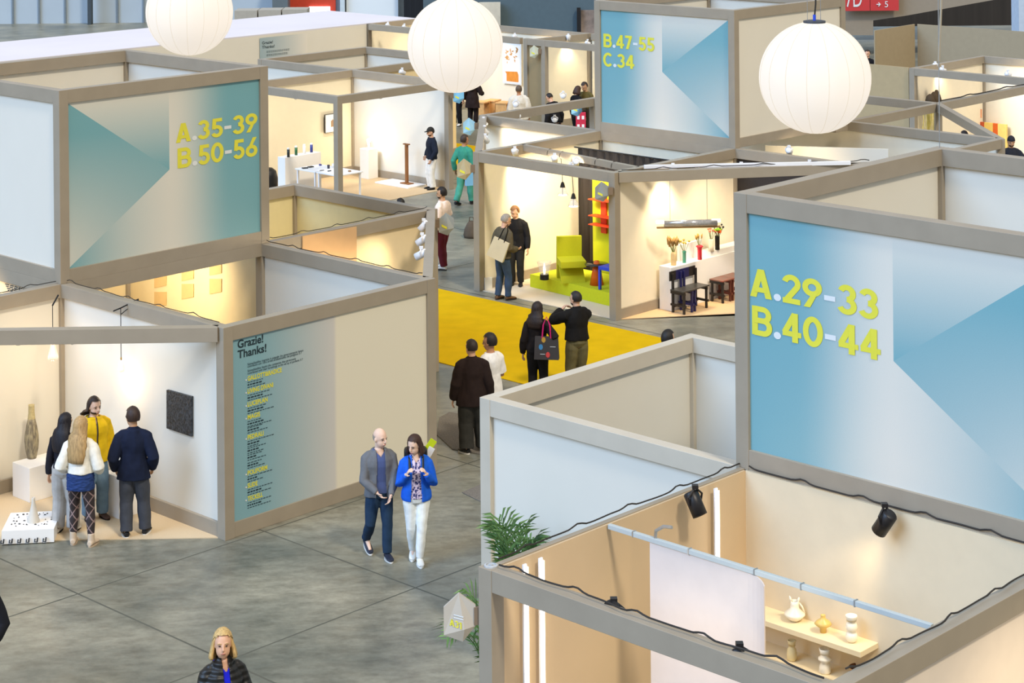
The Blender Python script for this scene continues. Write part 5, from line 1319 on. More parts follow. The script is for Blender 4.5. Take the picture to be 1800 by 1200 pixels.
def person(label, pos, rz, h, top, bottom, hair, skin='light', female=False, feet=None, hands=None, poles=None, lean=0.0, bend=None,
           head=(0, 0), top_hem=.50, top_len=1.0, loose=0.012, leg_loose=.010, shoe='1d1d1f', sole=None, skirt=None, inner=None, open_w=0.0,
           beard=None, glasses=False, cap=None, wide=1.0, boots=None, tights=None, grey=None, far=False, nolegs=False, collar=None, sleeve=1.0, leg_end=.05):
    t = thing('person', label, 'person', (pos[0], pos[1], 0.0), math.radians(rz))
    sx = (0.90 if female else 1.0) * wide
    sk = mat('skin_' + skin, SKINS[skin], 0.5, var=0.03, scale=25, spec=0.3)
    vox = (0.0062 if far else 0.0042) * h
    feet = feet or [(.055, 0.0, 0, -8), (-.055, 0.0, 0, 8)]
    hands = hands or [(.165, .035, .475), (-.165, .035, .475)]
    poles = poles or [(.35, -1, 0), (-.35, -1, 0)]
    V = lambda x, y, z: Vector((x, y, z)) * h
    HS = 1.08; hs = h * HS
    pelvis = V(0, 0, .52)
    Ml = Matrix.Rotation(-lean, 4, 'X')
    def up(p):                      # upper body lean about the hips
        return pelvis + Ml @ (p - pelvis)
    M3 = Ml.to_3x3()
    prof = [(.475, .060, .050, 0), (.515, .092, .066, -.004), (.555, .091, .064, -.004), (.605, .077, .055, 0), (.665, .083, .058, .002), (.725, .096, .065, .002), (.770, .093, .060, 0), (.800, .070, .052, -.002), (.828, .044, .042, -.004), (.852, .034, .036, -.002)]
    if female: prof = [(z, rx * (1.06 if z < .57 else .90), ry * (1.05 if .69 < z < .76 else .96), yo + (.008 if .69 < z < .76 else 0)) for z, rx, ry, yo in prof]
    else: prof = [(z, rx * wide, ry * wide, yo) for z, rx, ry, yo in prof]
    def torso(b, z0, z1, add, hemflare=0.0):
        rs = []
        zs = [z0] + [p[0] for p in prof if z0 < p[0] < z1] + [z1]
        for z in zs:
            if z <= prof[0][0]: q = (z, .092 * sx, .066, -.004) if not female else (z, .097, .066, -.004)
            else:
                for i in range(len(prof) - 1):
                    if prof[i][0] <= z <= prof[i + 1][0]:
                        f = (z - prof[i][0]) / (prof[i + 1][0] - prof[i][0]); q = tuple(a + (c - a) * f for a, c in zip(prof[i], prof[i + 1]))
            sl = .91 if (add == 0 and z < .58) else 1.0
            rx, ry = q[1] * sl + add, q[2] * sl + add
            if z < .62 and hemflare: rx = max(rx, (.085 * sx + add) + hemflare * (.62 - z)); ry = max(ry, .062 + add)
            rs.append([up(p) for p in ell(V(0, q[3], z), rx * h, ry * h)])
        b.rings(rs)
    # joints
    sh = [up(V(.102 * sx, -.004, .782)), up(V(-.102 * sx, -.004, .782))]
    wr = [V(*q) for q in hands]; el = []
    for i in range(2):
        e, w_ = ik(sh[i], wr[i], .172 * h, .148 * h, Vector(poles[i])); el.append(e); wr[i] = w_
    hipj = [V(.050, 0, .505), V(-.050, 0, .505)]; an = [V(f[0], f[1], .048 + f[2]) for f in feet]; kn = []
    for i in range(2):
        s_ = 1 if i == 0 else -1
        k, a = ik(hipj[i], an[i], .235 * h, .226 * h, Vector((s_ * .12, 1, 0))); kn.append(k); an[i] = a
    yaw, pitch = math.radians(head[0]), math.radians(head[1])
    nb = up(V(0, -.004, .845)); hc0 = V(0, .010, .925)
    Mh = Matrix.Rotation(yaw, 4, 'Z') @ Matrix.Rotation(-pitch, 4, 'X')
    def hd(x, y, z):                # head coordinates (fractions of h from the head centre) to body space
        return up(V(0, 0, .866)) + (M3 @ (Mh.to_3x3() @ (V(x * HS, y * HS + .010, z * HS + .062))))
    H3 = M3 @ Mh.to_3x3(); H4 = H3.to_4x4()
    # ---- body
    b = MB(); torso(b, .475, .852, 0)
    b.tube([nb - V(0, 0, .02), nb, hd(0, -.012, -.035)], [.036 * h, .031 * h * (.88 if female else 1), .031 * h * (.88 if female else 1)], 14)
    b.ball(hd(0, -.006, .014), hs, 20, 14, (.0435, .0545, .0575), H4)
    b.ball(hd(0, .010, -.022), hs, 18, 12, (.036, .038, .044), H4)
    b.ball(hd(0, .022, -.050), hs, 12, 8, (.018, .016, .014), H4)
    b.tube([hd(0, .046, .012), hd(0, .055, -.004), hd(0, .060, -.014), hd(0, .050, -.020)], [.005 * h, .007 * h, .0085 * h, .006 * h], 8)
    b.ball(hd(0, .044, -.034), hs, 10, 6, (.014, .008, .007), H4)
    b.ball(hd(0, .040, .013), hs, 12, 6, (.030, .010, .008), H4)
    for s_ in (1, -1): b.ball(hd(s_ * .044, -.006, -.004), hs, 8, 6, (.006, .012, .017), H4)
    for i in range(2):
        s_ = 1 if i == 0 else -1
        b.tube([up(V(s_ * .045 * sx, -.004, .808)), sh[i], sh[i].lerp(el[i], .35), el[i], el[i].lerp(wr[i], .35), wr[i]], [.030 * h, .032 * h, .028 * h, .0225 * h, .023 * h, .0155 * h], 12)
        # hand
        d = (wr[i] - el[i]).normalized(); side = Vector((0, 1, 0)) - d * d.y
        side = side.normalized() if side.length > .3 else (Vector((-s_, 0, 0)) - d * d.x * -s_).normalized()
        nrm = d.cross(side) * s_
        if nrm.x * s_ > 0: nrm = -nrm          # palm faces the body
        pm = [wr[i] + d * .0 * h, wr[i] + d * .028 * h, wr[i] + d * .054 * h]
        b.rings([[p + side * (w_ * h * math.cos(6.283 * j / 12)) + nrm * (.0085 * h * math.sin(6.283 * j / 12)) for j in range(12)] for p, w_ in zip(pm, (.015, .023, .023))])
        for k, (o, ln) in enumerate(((.0175, .036), (.006, .042), (-.006, .040), (-.0175, .031))):
            r0 = wr[i] + d * .052 * h + side * o * h
            m_ = r0 + (d * .8 + nrm * .35 + side * o * 3).normalized() * ln * .5 * h
            e = m_ + (d * .55 + nrm * .8).normalized() * ln * .5 * h
            b.tube([r0 - d * .01 * h, r0, m_, e], [.0052 * h, .0052 * h, .0050 * h, .0040 * h], 8)
        t0 = wr[i] + d * .014 * h + side * .016 * h
        b.tube([t0, t0 + (side * .8 + d * .7 + nrm * .3).normalized() * .022 * h, t0 + (side * .55 + d * 1.0 + nrm * .5).normalized() * .042 * h], [.0075 * h, .0062 * h, .0048 * h], 8)
        if not nolegs:
            b.tube([hipj[i] + V(0, 0, .02), hipj[i] - V(0, 0, .03), hipj[i].lerp(kn[i], .5), kn[i], kn[i].lerp(an[i], .3), kn[i].lerp(an[i], .7), an[i]], [.049 * h, .049 * h, .042 * h, .032 * h, .033 * h, .024 * h, .020 * h], 12)
            fy = math.radians(feet[i][3]); fd = Vector((-math.sin(fy), math.cos(fy), 0)); tip = -feet[i][2] * .6
            b.tube([an[i] - fd * .02 * h, an[i] + fd * .03 * h - V(0, 0, .022), an[i] + fd * .085 * h - V(0, 0, .034 - tip)], [.02 * h, .018 * h, .012 * h], 10)
    body = link_mesh('body', fused(b, vox, 3, 'body'), sk, t, True)
    # ---- face
    dk = mat('eye_dark', '2a1f1a', 0.3, var=0); lip = mat('lip_' + skin, {'brown': '6e3f35'}.get(skin, 'b06a5c'), 0.5, var=0)
    for s_ in (1, -1):
        MB().ball(hd(s_ * .0175, .0445, .003), hs, 8, 6, (.0062, .004, .0036), H4).build('eye', dk, t, True)
    if not far:
        MB().tube([hd(-.012, .0505, -.034), hd(0, .053, -.0335), hd(.012, .0505, -.034)], [.0012 * h, .0036 * h, .0012 * h], 6).build('lips', lip, t, True)
    hm = mat('hair_' + hair[1], hair[1], 0.55, var=0.3, scale=70, stretch=(1, 1, .12), bump=0.4, bscale=120)
    if not far and hair[0] != 'none':
        for s_ in (1, -1): MB().tube([hd(s_ * .008, .049, .014), hd(s_ * .018, .0485, .0165), hd(s_ * .028, .042, .013)], .0022 * h, 5).build('eyebrow', hm if hair[0] != 'bald' else mat('brow_grey', '8a7a68', .7), t)
    # ---- hair
    st = hair[0]
    def shell(front, nape, sc=1.0, lift=0.0, yf=.012):
        bm_ = MB(); bm_.ball((0, 0, 0), 1.0, 28, 20, (.0485 * sc, .0585 * sc, .0600 * sc + lift))
        dead = []
        for v in bm_.bm.verts:
            x, y, z = v.co
            hl = front + (.012 * abs(x) / .045)
            if (y > yf and z < hl - .25 * (y - .03)) or z < nape + .9 * max(0, y + .02): dead.append(v)
        bmesh.ops.delete(bm_.bm, geom=dead, context='VERTS')
        for v in bm_.bm.verts:
            n_ = noise.noise(v.co * 60) * .0022
            v.co = hd(v.co.x * (1 + n_ * 10), v.co.y - .008, v.co.z + .014 + n_)
        return bm_
    def skirt_hair(levels, th=.010, n=22):
        rs = []
        for (z, rx, ry, yo, deg) in levels:
            o, inn = [], []
            for j in range(n + 1):
                a = math.radians(-90 - deg + 2 * deg * j / n); k = 1 + .05 * math.sin(j * 2.3 + z * 90)
                o.append((rx * k * math.cos(a), yo + ry * k * math.sin(a))); inn.append(((rx - th) * math.cos(a), yo + (ry - th) * math.sin(a)))
            ring = o + list(reversed(inn))
            rs.append([hd(x, y, z) if z > -.075 else (hd(x, y, -.075) + M3 @ V(0, 0, (z + .075) * HS)) for x, y in ring])
        return MB().rings(rs)
    if st == 'short': b = shell(.022, -.036, 1.03); b.build('hair', hm, t, True)
    elif st == 'full':
        b = shell(.020, -.040, 1.09, .006); b.build('hair', hm, t, True)
    elif st == 'bald':
        b = MB(); b.ball((0, 0, 0), 1.0, 28, 20, (.0458, .0565, .059))
        bmesh.ops.delete(b.bm, geom=[v for v in b.bm.verts if v.co.z > .016 or v.co.z < -.034 or v.co.y > .006], context='VERTS')
        for v in b.bm.verts: v.co = hd(v.co.x, v.co.y - .006, v.co.z + .012)
        b.build('hair', hm, t, True)
    elif st == 'bun':
        b = shell(.020, -.034); b.ball(hd(0, -.062, -.022), h, 14, 10, (.026, .022, .026), H4); b.build('hair', hm, t, True)
    elif st == 'bob':
        shell(.008, -.030, 1.07, .004, .030).build('hair', hm, t, True)
        skirt_hair([(.055, .030, .040, -.008, 130), (.040, .044, .054, -.008, 122), (.020, .051, .061, -.008, 112), (-.01, .060, .063, -.008, 106), (-.04, .068, .066, -.004, 110), (-.060, .072, .064, 0, 110), (-.070, .064, .058, 0, 104)], .018).build('hair_ends', hm, t, True)
    elif st in ('long', 'wavy'):
        ln = hair[2]
        shell(.022, -.030, 1.06, .003, .026).build('hair', hm, t, True)
        wv = .006 if st == 'wavy' else 0
        lv = [(.055, .030, .040, -.008, 120), (.040, .043, .054, -.008, 112), (.02, .051, .061, -.008, 104), (-.03, .056, .060, -.008, 96)]
        nn = 7
        for k in range(1, nn + 1):
            f = k / nn; z = -.03 - (ln - .03) * f
            lv.append((z, .064 + .020 * math.sin(f * 3.0) + wv * math.sin(k * 2.1), .052 - .012 * f, -.024 - .030 * min(1, f * 1.6), 92 - 22 * f))
        skirt_hair(lv, .016).build('hair_ends', hm, t, True)
    if cap:
        cm = mat('cap_' + cap, cap, 0.8, var=0.08)
        c_ = MB(); c_.ball((0, 0, 0), 1.0, 24, 16, (.0505, .060, .060))
        bmesh.ops.delete(c_.bm, geom=[v for v in c_.bm.verts if v.co.z < -.004], context='VERTS')
        for v in c_.bm.verts: v.co = hd(v.co.x, v.co.y - .004, v.co.z + .022)
        ca = c_.build('cap', cm, t, True)
        if cap != '20202a':
            MB().rings([[hd(x, y, .020 + zz - .06 * max(0, y - .05)) for x, y in [(.040 * math.cos(a), .045 + .052 * max(0, math.sin(a))) for a in [math.pi * j / 12 for j in range(13)]]] for zz in (0, .004)]).build('cap_brim', cm, t)
    if beard:
        c_ = MB(); c_.ball((0, 0, 0), 1.0, 18, 14, (.0385, .0405, .040))
        bmesh.ops.delete(c_.bm, geom=[v for v in c_.bm.verts if v.co.z > -.004 or v.co.y < -.012], context='VERTS')
        for v in c_.bm.verts: v.co = hd(v.co.x, v.co.y + .010, v.co.z - .022)
        c_.build('beard', mat('hair_' + beard, beard, .7, var=.25, scale=70), t, True)
    if glasses:
        g = MB()
        for s_ in (1, -1):
            g.tube([hd(s_ * .018 + .0125 * math.cos(a), .054, .003 + .010 * math.sin(a)) for a in [6.2832 * j / 14 for j in range(15)]], .0013 * h, 5, False)
            g.tube([hd(s_ * .030, .052, .006), hd(s_ * .046, .0, .004)], .0013 * h, 5)
        g.tube([hd(-.006, .056, .005), hd(.006, .056, .005)], .0013 * h, 5); g.build('glasses', M_BLACK, t)
    # ---- clothes
    tm = top if not isinstance(top, str) else mat('cloth_' + top, top, 0.85, var=0.08, scale=18, bump=0.12, bscale=260, spec=.15)
    bmz = bottom if not isinstance(bottom, str) else mat('cloth_' + bottom, bottom, 0.85, var=0.10, scale=14, bump=0.12, bscale=260, spec=.15)
    if inner:
        im = inner if not isinstance(inner, str) else mat('cloth_' + inner, inner, .8, var=.06, bump=.1, bscale=260, spec=.15)
        c_ = MB(); torso(c_, max(.515, top_hem), .846, .019 if max(.515, top_hem) < .56 else .010); me = fused(c_, .005 * h, 3, 'shirt')
        cut_faces(me, lambda c: c.z > .80 * h and abs(c.x) < (c.z / h - .80) * h * .9 and c.y > .01 * h)
        link_mesh('shirt', me, im, t, True)
    c_ = MB(); torso(c_, top_hem, .846, max(loose, .013) + (.012 if inner else 0), .10 * (loose / .012))
    for i in range(2):
        s_ = 1 if i == 0 else -1; L = loose
        e_ = el[i].lerp(wr[i], .96) if sleeve >= 1 else sh[i].lerp(el[i], sleeve)
        pts = [up(V(s_ * .038 * sx, -.004, .812)), up(V(s_ * .078 * sx, -.004, .798)), sh[i] + V(s_ * .001, 0, -.004), sh[i].lerp(el[i], .4)]
        rad = [(.028 + L * .5) * h, (.032 + L * .6) * h, (.034 + L * .7) * h, (.029 + L) * h]
        if sleeve >= 1:
            pts += [el[i], el[i].lerp(wr[i], .5), e_]; rad += [(.026 + L) * h, (.022 + L) * h, (.019 + L * .6) * h]
        else: pts += [e_]; rad += [(.031 + L) * h]
        c_.tube(pts, rad, 14)
    if collar: c_.tube([nb + V(0, 0, -.012), nb + V(0, .004, .016)], [.046 * h, .042 * h], 16)
    me = fused(c_, .0052 * h, 4, 'top'); wrinkle(me, .008 * h * (.5 + loose * 20), 11 / h * 1.7, h * 7 + pos[0])
    if open_w:
        cut_faces(me, lambda c: (M3.inverted() @ (c - pelvis)).y > .012 * h and abs(c.x) < h * (open_w * (.55 + .8 * max(0, (.72 - c.z / h)) + .3 * max(0, c.z / h - .72))) and c.z < .86 * h)
    topo = link_mesh('jacket' if (inner or open_w) else 'top', me, tm, t, True)
    if open_w or inner:
        so = topo.modifiers.new('thickness', 'SOLIDIFY'); so.thickness = .004 * h; so.offset = -1
    if not nolegs:
        if skirt:
            s_ = MB(); torso(s_, skirt, .60, .014); me = fused(s_, .005 * h, 3, 'skirt'); wrinkle(me, .006 * h, 20, 2, (1, 1, 2.5)); link_mesh('skirt', me, bmz, t, True)
            q = MB()
            for i in range(2):
                q.tube([hipj[i], hipj[i].lerp(kn[i], .5), kn[i], kn[i].lerp(an[i], .3), kn[i].lerp(an[i], .7), an[i]], [.058 * h, .048 * h, .036 * h, .038 * h, .029 * h, .024 * h], 14)
            link_mesh('tights', fused(q, .0045 * h, 3, 'tights'), tights, t, True)
        else:
            q = MB(); torso(q, .478, .612, .016); L = leg_loose
            for i in range(2):
                e_ = kn[i].lerp(an[i], 1.0) - V(0, 0, .048 - leg_end)
                q.tube([hipj[i] + V(0, 0, .02), hipj[i] - V(0, 0, .04), hipj[i].lerp(kn[i], .5), kn[i], kn[i].lerp(an[i], .4), kn[i].lerp(an[i], .8), e_], [(.058 + L * .3) * h, (.056 + L * .6) * h, (.046 + L) * h, (.037 + L) * h, (.036 + L) * h, (.030 + L * 1.2) * h, (.028 + L * 1.3) * h], 14)
            me = fused(q, .0052 * h, 3, 'trousers'); wrinkle(me, .005 * h, 9, h * 3, (1, 1, .9)); link_mesh('trousers', me, bmz, t, True)
        for i in range(2):
            fy = math.radians(feet[i][3]); fd = Vector((-math.sin(fy), math.cos(fy), 0)); sd = Vector((fd.y, -fd.x, 0))
            lift = feet[i][2]; a0 = an[i] - V(0, 0, .048)
            def fp(y, z): return a0 + fd * y * h + Vector((0, 0, z * h - lift * h * max(0, min(1, (y + .03) / .12)) * .95))
            sh_ = MB(); smat = mat('shoe_' + shoe, shoe, .55, var=.08)
            if boots:
                sh_.tube([an[i] + V(0, 0, .055), an[i], fp(-.005, .03)], [.027 * h, .028 * h, .028 * h], 12); smat = mat('boot_' + boots, boots, .7, var=.06)
            rr = [(-.032, .020, .024, .026), (-.015, .025, .034, .030), (.02, .026, .034, .030), (.055, .029, .024, .022), (.085, .028, .018, .016), (.105, .018, .012, .010)]
            sh_.rings([[fp(y, .012 + zc * .6) + sd * w_ * h * math.cos(6.283 * j / 14) + Vector((0, 0, hh * .75 * h * math.sin(6.283 * j / 14))) for j in range(14)] for y, w_, zc, hh in rr])
            so_ = fused(sh_, .0042 * h, 2, 'shoe'); so = link_mesh('shoe', so_, smat, t, True)
            sl = MB().rings([[fp(y, z) + sd * x * h for x, y in [(.0285 * math.cos(a) * (1 - .12 * math.sin(a)), .038 + .074 * math.sin(a)) for a in [6.2832 * j / 20 for j in range(20)]]] for z in (.001, .012)])
            sl.build('sole', mat('sole_' + (sole or 'dark'), sole or '2a2622', .6), so)
    t['h'] = h
    return dict(t=t, hd=hd, wr=wr, el=el, sh=sh, up=up, V=V, h=h)

M_FLORAL = mat('floral_print', '2c2f63', 0.8, col2='d9c6d8', scale=34, tex='voronoi')
def tights_mat():
    m = bpy.data.materials.new('diamond_tights'); m.use_nodes = True; nt = m.node_tree; bs = nt.nodes['Principled BSDF']
    tc = nt.nodes.new('ShaderNodeTexCoord'); prev = None
    for ang in (0.62, -0.62):
        mp = nt.nodes.new('ShaderNodeMapping'); mp.inputs['Rotation'].default_value = (0, ang, 0)
        nt.links.new(tc.outputs['Object'], mp.inputs['Vector'])
        w = nt.nodes.new('ShaderNodeTexWave'); w.wave_type = 'BANDS'; w.bands_direction = 'X'; w.inputs['Scale'].default_value = 3.3
        nt.links.new(mp.outputs['Vector'], w.inputs['Vector'])
        g = nt.nodes.new('ShaderNodeMath'); g.operation = 'GREATER_THAN'; g.inputs[1].default_value = 0.955; nt.links.new(w.outputs[1], g.inputs[0])
        if prev is None: prev = g
        else:
            mx = nt.nodes.new('ShaderNodeMath'); mx.operation = 'MAXIMUM'; nt.links.new(prev.outputs[0], mx.inputs[0]); nt.links.new(g.outputs[0], mx.inputs[1]); prev = mx
    mix_ = nt.nodes.new('ShaderNodeMixRGB'); mix_.inputs[1].default_value = (*lin('2e2426'), 1); mix_.inputs[2].default_value = (*lin('8d7673'), 1)
    nt.links.new(prev.outputs[0], mix_.inputs[0]); nt.links.new(mix_.outputs[0], bs.inputs['Base Color']); bs.inputs['Roughness'].default_value = .6
    return m
def puffer_mat():
    m = mat('puffer_black', '1c1c1c', 0.42, var=0.1)
    nt = m.node_tree; bs = nt.nodes['Principled BSDF']; tc = nt.nodes.new('ShaderNodeTexCoord')
    w = nt.nodes.new('ShaderNodeTexWave'); w.wave_type = 'BANDS'; w.bands_direction = 'Z'; w.inputs['Scale'].default_value = 5.5; w.inputs['Distortion'].default_value = 1.2
    nt.links.new(tc.outputs['Object'], w.inputs['Vector']); bp = nt.nodes.new('ShaderNodeBump'); bp.inputs['Strength'].default_value = 0.7; bp.inputs['Distance'].default_value = 0.014
    nt.links.new(w.outputs[1], bp.inputs['Height']); nt.links.new(bp.outputs[0], bs.inputs['Normal'])
    return m
def at(u, v): p = P(u, v); return (p.x, p.y)

# couple walking in the foreground
A = person('bald man in a grey blazer walking with hands joined at the belt', at(668, 979), 196, 1.65, '6a6c70', '24384f', ('bald', '9a8d80'), 'pale',
           feet=[(.075, -.15, .06, 8), (-.045, .06, 0, 6)], hands=[(.045, .135, .545), (-.055, .150, .520)], poles=[(1, -.5, -.3), (-1, -.5, -.3)], head=(32, 4),
           inner='4c5a86', open_w=.060, top_hem=.485, loose=.010, shoe='1d2436', sole='d9d6cf', leg_loose=.006)
MB().tube([A['wr'][1] + Vector((.026 * math.cos(a), .008, .026 * math.sin(a))) for a in [6.283 * j / 12 for j in range(13)]], .006, 6, False).build('wrist_watch', M_METAL, A['t'])
B = person('woman in a bright blue jacket holding her rucksack straps', at(733, 987), 184, 1.62, '1f5fd0', 'e8ebe8', ('bob', '3b241c'), 'pale', True,
           feet=[(.03, -.10, .02, -4), (-.02, .05, 0, 6)], hands=[(.078, .112, .725), (-.078, .112, .725)], poles=[(.45, -.5, -1), (-.45, -.5, -1)], head=(-34, 14),
           inner=M_FLORAL, open_w=.062, top_hem=.49, loose=.010, shoe='e6e4dd', sole='efede6', leg_loose=.003)
bt = B['t']
bp_ = MB().box((-.15, -.30, .62 * 1.66), (.15, -.125, .84 * 1.66), bevel=.04); bp_.build('rucksack', M_BLACK, bt)
for s_ in (1, -1):
    x = s_ * .085; MB().tube([(x, -.14, 1.32), (x, -.05, 1.365), (x, .07, 1.33), (x * .98, .135, 1.24), (x * 1.15, .13, 1.14), (x * 1.9, -.02, 1.02), (x * 1.6, -.16, 1.02)], .018, 6).build('shoulder_strap', M_BLACK, bt)
br = MB().box((-.02, -.012, 0), (.07, .0, .24)).build('brochure', mat('yellow_brochure', 'c3d01a', .5), bt, False, (-.12, -.24, 1.26)); br.rotation_euler = (0, math.radians(-35), 0)
br = MB().box((-.02, -.012, 0), (.06, .0, .18)).build('brochure', M_WHITE, bt, False, (-.14, -.20, 1.22)); br.rotation_euler = (0, math.radians(-30), 0)
# group in the left booth
person('man in a navy shirt seen from behind, hands in his pockets', at(236, 942), 6, 1.69, '1a2136', '454850', ('full', '33231b'), 'olive', feet=[(.085, .03, 0, -14), (-.06, -.02, 0, 16)],
       hands=[(.145, .055, .515), (-.145, .055, .515)], poles=[(.4, -1, 0), (-.4, -1, 0)], head=(28, 4), glasses=True, top_hem=.455, loose=.020, leg_loose=.016, shoe='18181a', sole='e8e8e6', collar=True)
person('woman with long blonde hair in a cream bomber jacket and diamond tights', at(143, 958), -4, 1.67, 'ece8dc', '2a3f70', ('long', 'b08f60', .25), 'light', True, feet=[(.085, -.02, 0, -14), (-.07, .02, 0, 8)],
       hands=[(.12, .10, .56), (-.12, .10, .56)], poles=[(.4, -1, 0), (-.4, -1, 0)], head=(-18, 4), top_hem=.575, loose=.020, skirt=.445, tights=tights_mat(), boots='c9b49c', shoe='c9b49c', sole='b8a48c')
person('man with long dark hair in a mustard yellow jacket', at(166, 911), 212, 1.65, 'd9b51c', '6f8aa0', ('wavy', '2a1c17', .085), 'pale', head=(12, 6), beard='3a2a22', top_hem=.475, loose=.020, inner='5a5450', open_w=.010,
       feet=[(.06, 0, 0, -10), (-.06, .02, 0, 10)], leg_loose=.016, shoe='4a3428')
person('woman with black hair half hidden behind the blonde visitor', at(115, 936), -14, 1.58, '22222a', 'b4afa8', ('long', '15121a', .22), 'light', True, feet=[(.06, .02, 0, -8), (-.06, -.02, 0, 8)], leg_loose=.022, shoe='d8d2c8', top_hem=.54, head=(-16, 6))
# woman at the bottom edge
wp = P(391, 1110, 1.74)
w7 = person('smiling blonde woman in a black quilted jacket at the bottom edge', (wp.x, wp.y + .02), 204, 1.74, puffer_mat(), '24242c', ('bob', 'c2a26a'), 'light', True, head=(-14, -6), inner='1c22c0', open_w=.030, loose=.008,
            hands=[(.15, .04, .48), (-.17, .10, .50)], collar=True, top_hem=.50)
q = MB()
for k in range(9):
    z = (.50 + .034 * k) * 1.70
    pass
# dark visitor cut by the left edge
lp_ = P(-36, 1032, 1.42)
person('visitor in dark clothes cut off by the left picture edge', (lp_.x, lp_.y), 150, 1.72, '1b1d24', '1f2026', ('short', '241c18'), 'light', hands=[(.19, .06, .50), (-.17, .08, .52)], loose=.018)
# pair by the corner post
person('young man in a long brown-black sweater and wide dark trousers', at(831, 796), 8, 1.69, '2a1f1c', '34332f', ('short', '2b2019'), 'light', feet=[(.10, .05, 0, -20), (-.055, -.01, 0, 34)], head=(24, 2), top_hem=.43, loose=.024, leg_loose=.030, shoe='1e1c1c', sole='e6e2da', collar=True)
wp = P(862, 590, 1.69)
person('young man in a white t-shirt beside the brown sweater', (wp.x, wp.y), 48, 1.71, 'efece8', 'e4e0d8', ('full', '221a16'), 'tan', hands=[(.10, .14, .60), (-.16, .05, .50)], head=(14, 2), sleeve=.85, loose=.018, top_hem=.45, shoe='d8d4cc')
# pair on the yellow carpet
wp = P(944, 534, 1.60)
C_ = person('woman with long dark hair carrying a black bag on the yellow carpet', (wp.x, wp.y), -12, 1.62, '211c1c', '1b1919', ('wavy', '241815', .16), 'light', True, head=(-18, 2), loose=.015, top_hem=.52, hands=[(.16, .03, .62), (-.155, .03, .48)], poles=[(.6, -1, 0), (-.35, -1, 0)])
wp = P(1013, 515, 1.68)
person('man in a black bomber jacket with a hand raised to his chin', (wp.x, wp.y), 22, 1.70, '1b1918', '6b6447', ('short', '1f1a18'), 'light', head=(24, 3), hands=[(.03, .16, .80), (-.08, .17, .80)], poles=[(1, 0, -.8), (-1, .1, -.7)], top_hem=.545, loose=.026, leg_loose=.016, beard='2a211d', collar=True)
# two men by the beige wall
D_ = person('grey-haired man in a khaki jacket with a canvas tote bag', at(884, 527), -52, 1.69, '5d5544', '3a4c66', ('short', '9b9184'), 'light', head=(-10, 14), lean=.08, hands=[(.12, .12, .60), (-.12, .13, .58)], feet=[(.05, .04, 0, -10), (-.06, -.03, 0, 8)], loose=.022, top_hem=.50, shoe='6a4a2c', leg_loose=.008)
person('man in a long black coat facing the grey-haired man', at(908, 502), 168, 1.62, '1f1e1f', '2c2a27', ('full', '8a6038'), 'light', head=(-30, 14), loose=.018, top_hem=.46, hands=[(.16, .05, .48), (-.16, .05, .48)], shoe='241f1c')
# aisle behind
person('bearded man in a pale pink t-shirt and maroon trousers', at(779, 473), 62, 1.72, 'f2ddd0', '5e1f26', ('full', '1a1412'), 'olive', beard='1f1714', head=(10, 4), sleeve=.8, loose=.020, feet=[(.05, .02, 0, -6), (-.05, -.04, 0, 6)], shoe='d5cfc6', leg_loose=.012)
person('man in a green suit walking past the beige folded sign', at(817, 360), -38, 1.72, '3f8f76', '4e9a82', ('full', '3a2a20'), 'tan', head=(-14, 2), feet=[(.05, .10, 0, -4), (-.05, -.13, .02, 4)], loose=.018, shoe='1c1a1c', leg_loose=.014, hands=[(.16, .10, .50), (-.16, -.02, .49)])
person('man in a black cap, navy jacket and white trousers', at(759, 333), 112, 1.60, '1e2432', 'ece8df', ('short', '2b211c'), 'light', cap='22211f', beard='4a382c', head=(6, 6), hands=[(.145, .05, .52), (-.15, .06, .50)], poles=[(1, -.8, 0), (-1, -.8, 0)], loose=.020, top_hem=.50, shoe='1b1a1a', leg_loose=.020)
# heads over the walls
wp = P(1174, 594, 1.66); person('dark-haired person hidden behind the cream wall except the crown of the head', (wp.x, wp.y), -40, 1.76, '2a2a2c', '2a2a2c', ('full', '15110f'), 'light', far=True)
wp = P(704, 352, 1.66); person('dark-haired person of whom only the hair shows above the yellowish wall', (wp.x, wp.y), 30, 1.70, '3a3a3c', '2a2a2c', ('bun', '17130f'), 'light', True, far=True)
# far visitors
person('far visitor in black under the blue folded sign', at(804, 221), 150, 1.75, '17161a', '1b1a1c', ('short', '2a201a'), 'light', far=True, shoe='d8d4cc', hands=[(.10, .16, .66), (-.16, .04, .48)])
person('far woman with long black hair and a dark brown coat', at(831, 224), -24, 1.72, '2c211f', '241c1b', ('long', '161214', .24), 'light', True, far=True, top_hem=.36, loose=.022, hands=[(.13, .16, .60), (-.15, .04, .5)], head=(-8, 4))
wp = P(912, 153, 1.76); person('far man in a loose white shirt facing the poster', (wp.x, wp.y), 4, 1.80, 'd9d5cb', 'd5cebc', ('short', '5a4a3c'), 'tan', far=True, loose=.028, wide=1.1, top_hem=.46)
wp = P(975, 175, 1.50); person('far visitor in black bending forward behind the crossing beam', (wp.x, wp.y), 40, 1.70, '1c1b1e', '1c1b1e', ('short', '1d1714'), 'light', far=True, lean=.25, head=(10, 20), loose=.024)
wp = P(1013, 155, 1.62); person('far woman in black bowing her head beside the man in olive', (wp.x, wp.y), -50, 1.68, '19181b', '19181b', ('bob', '3a2218'), 'light', True, far=True, head=(0, 24))
wp = P(1029, 148, 1.70); person('far man in an olive jacket looking down', (wp.x, wp.y), 150, 1.76, '5f5530', '3a352c', ('full', '2c1f18'), 'olive', far=True, head=(-10, 18))
wp = P(1695, 234, 1.68); person('far visitor whose dark hair shows left of the striped cloth', (wp.x, wp.y), 20, 1.72, '2a2a2e', '2a2a2e', ('full', '221a18'), 'light', far=True)
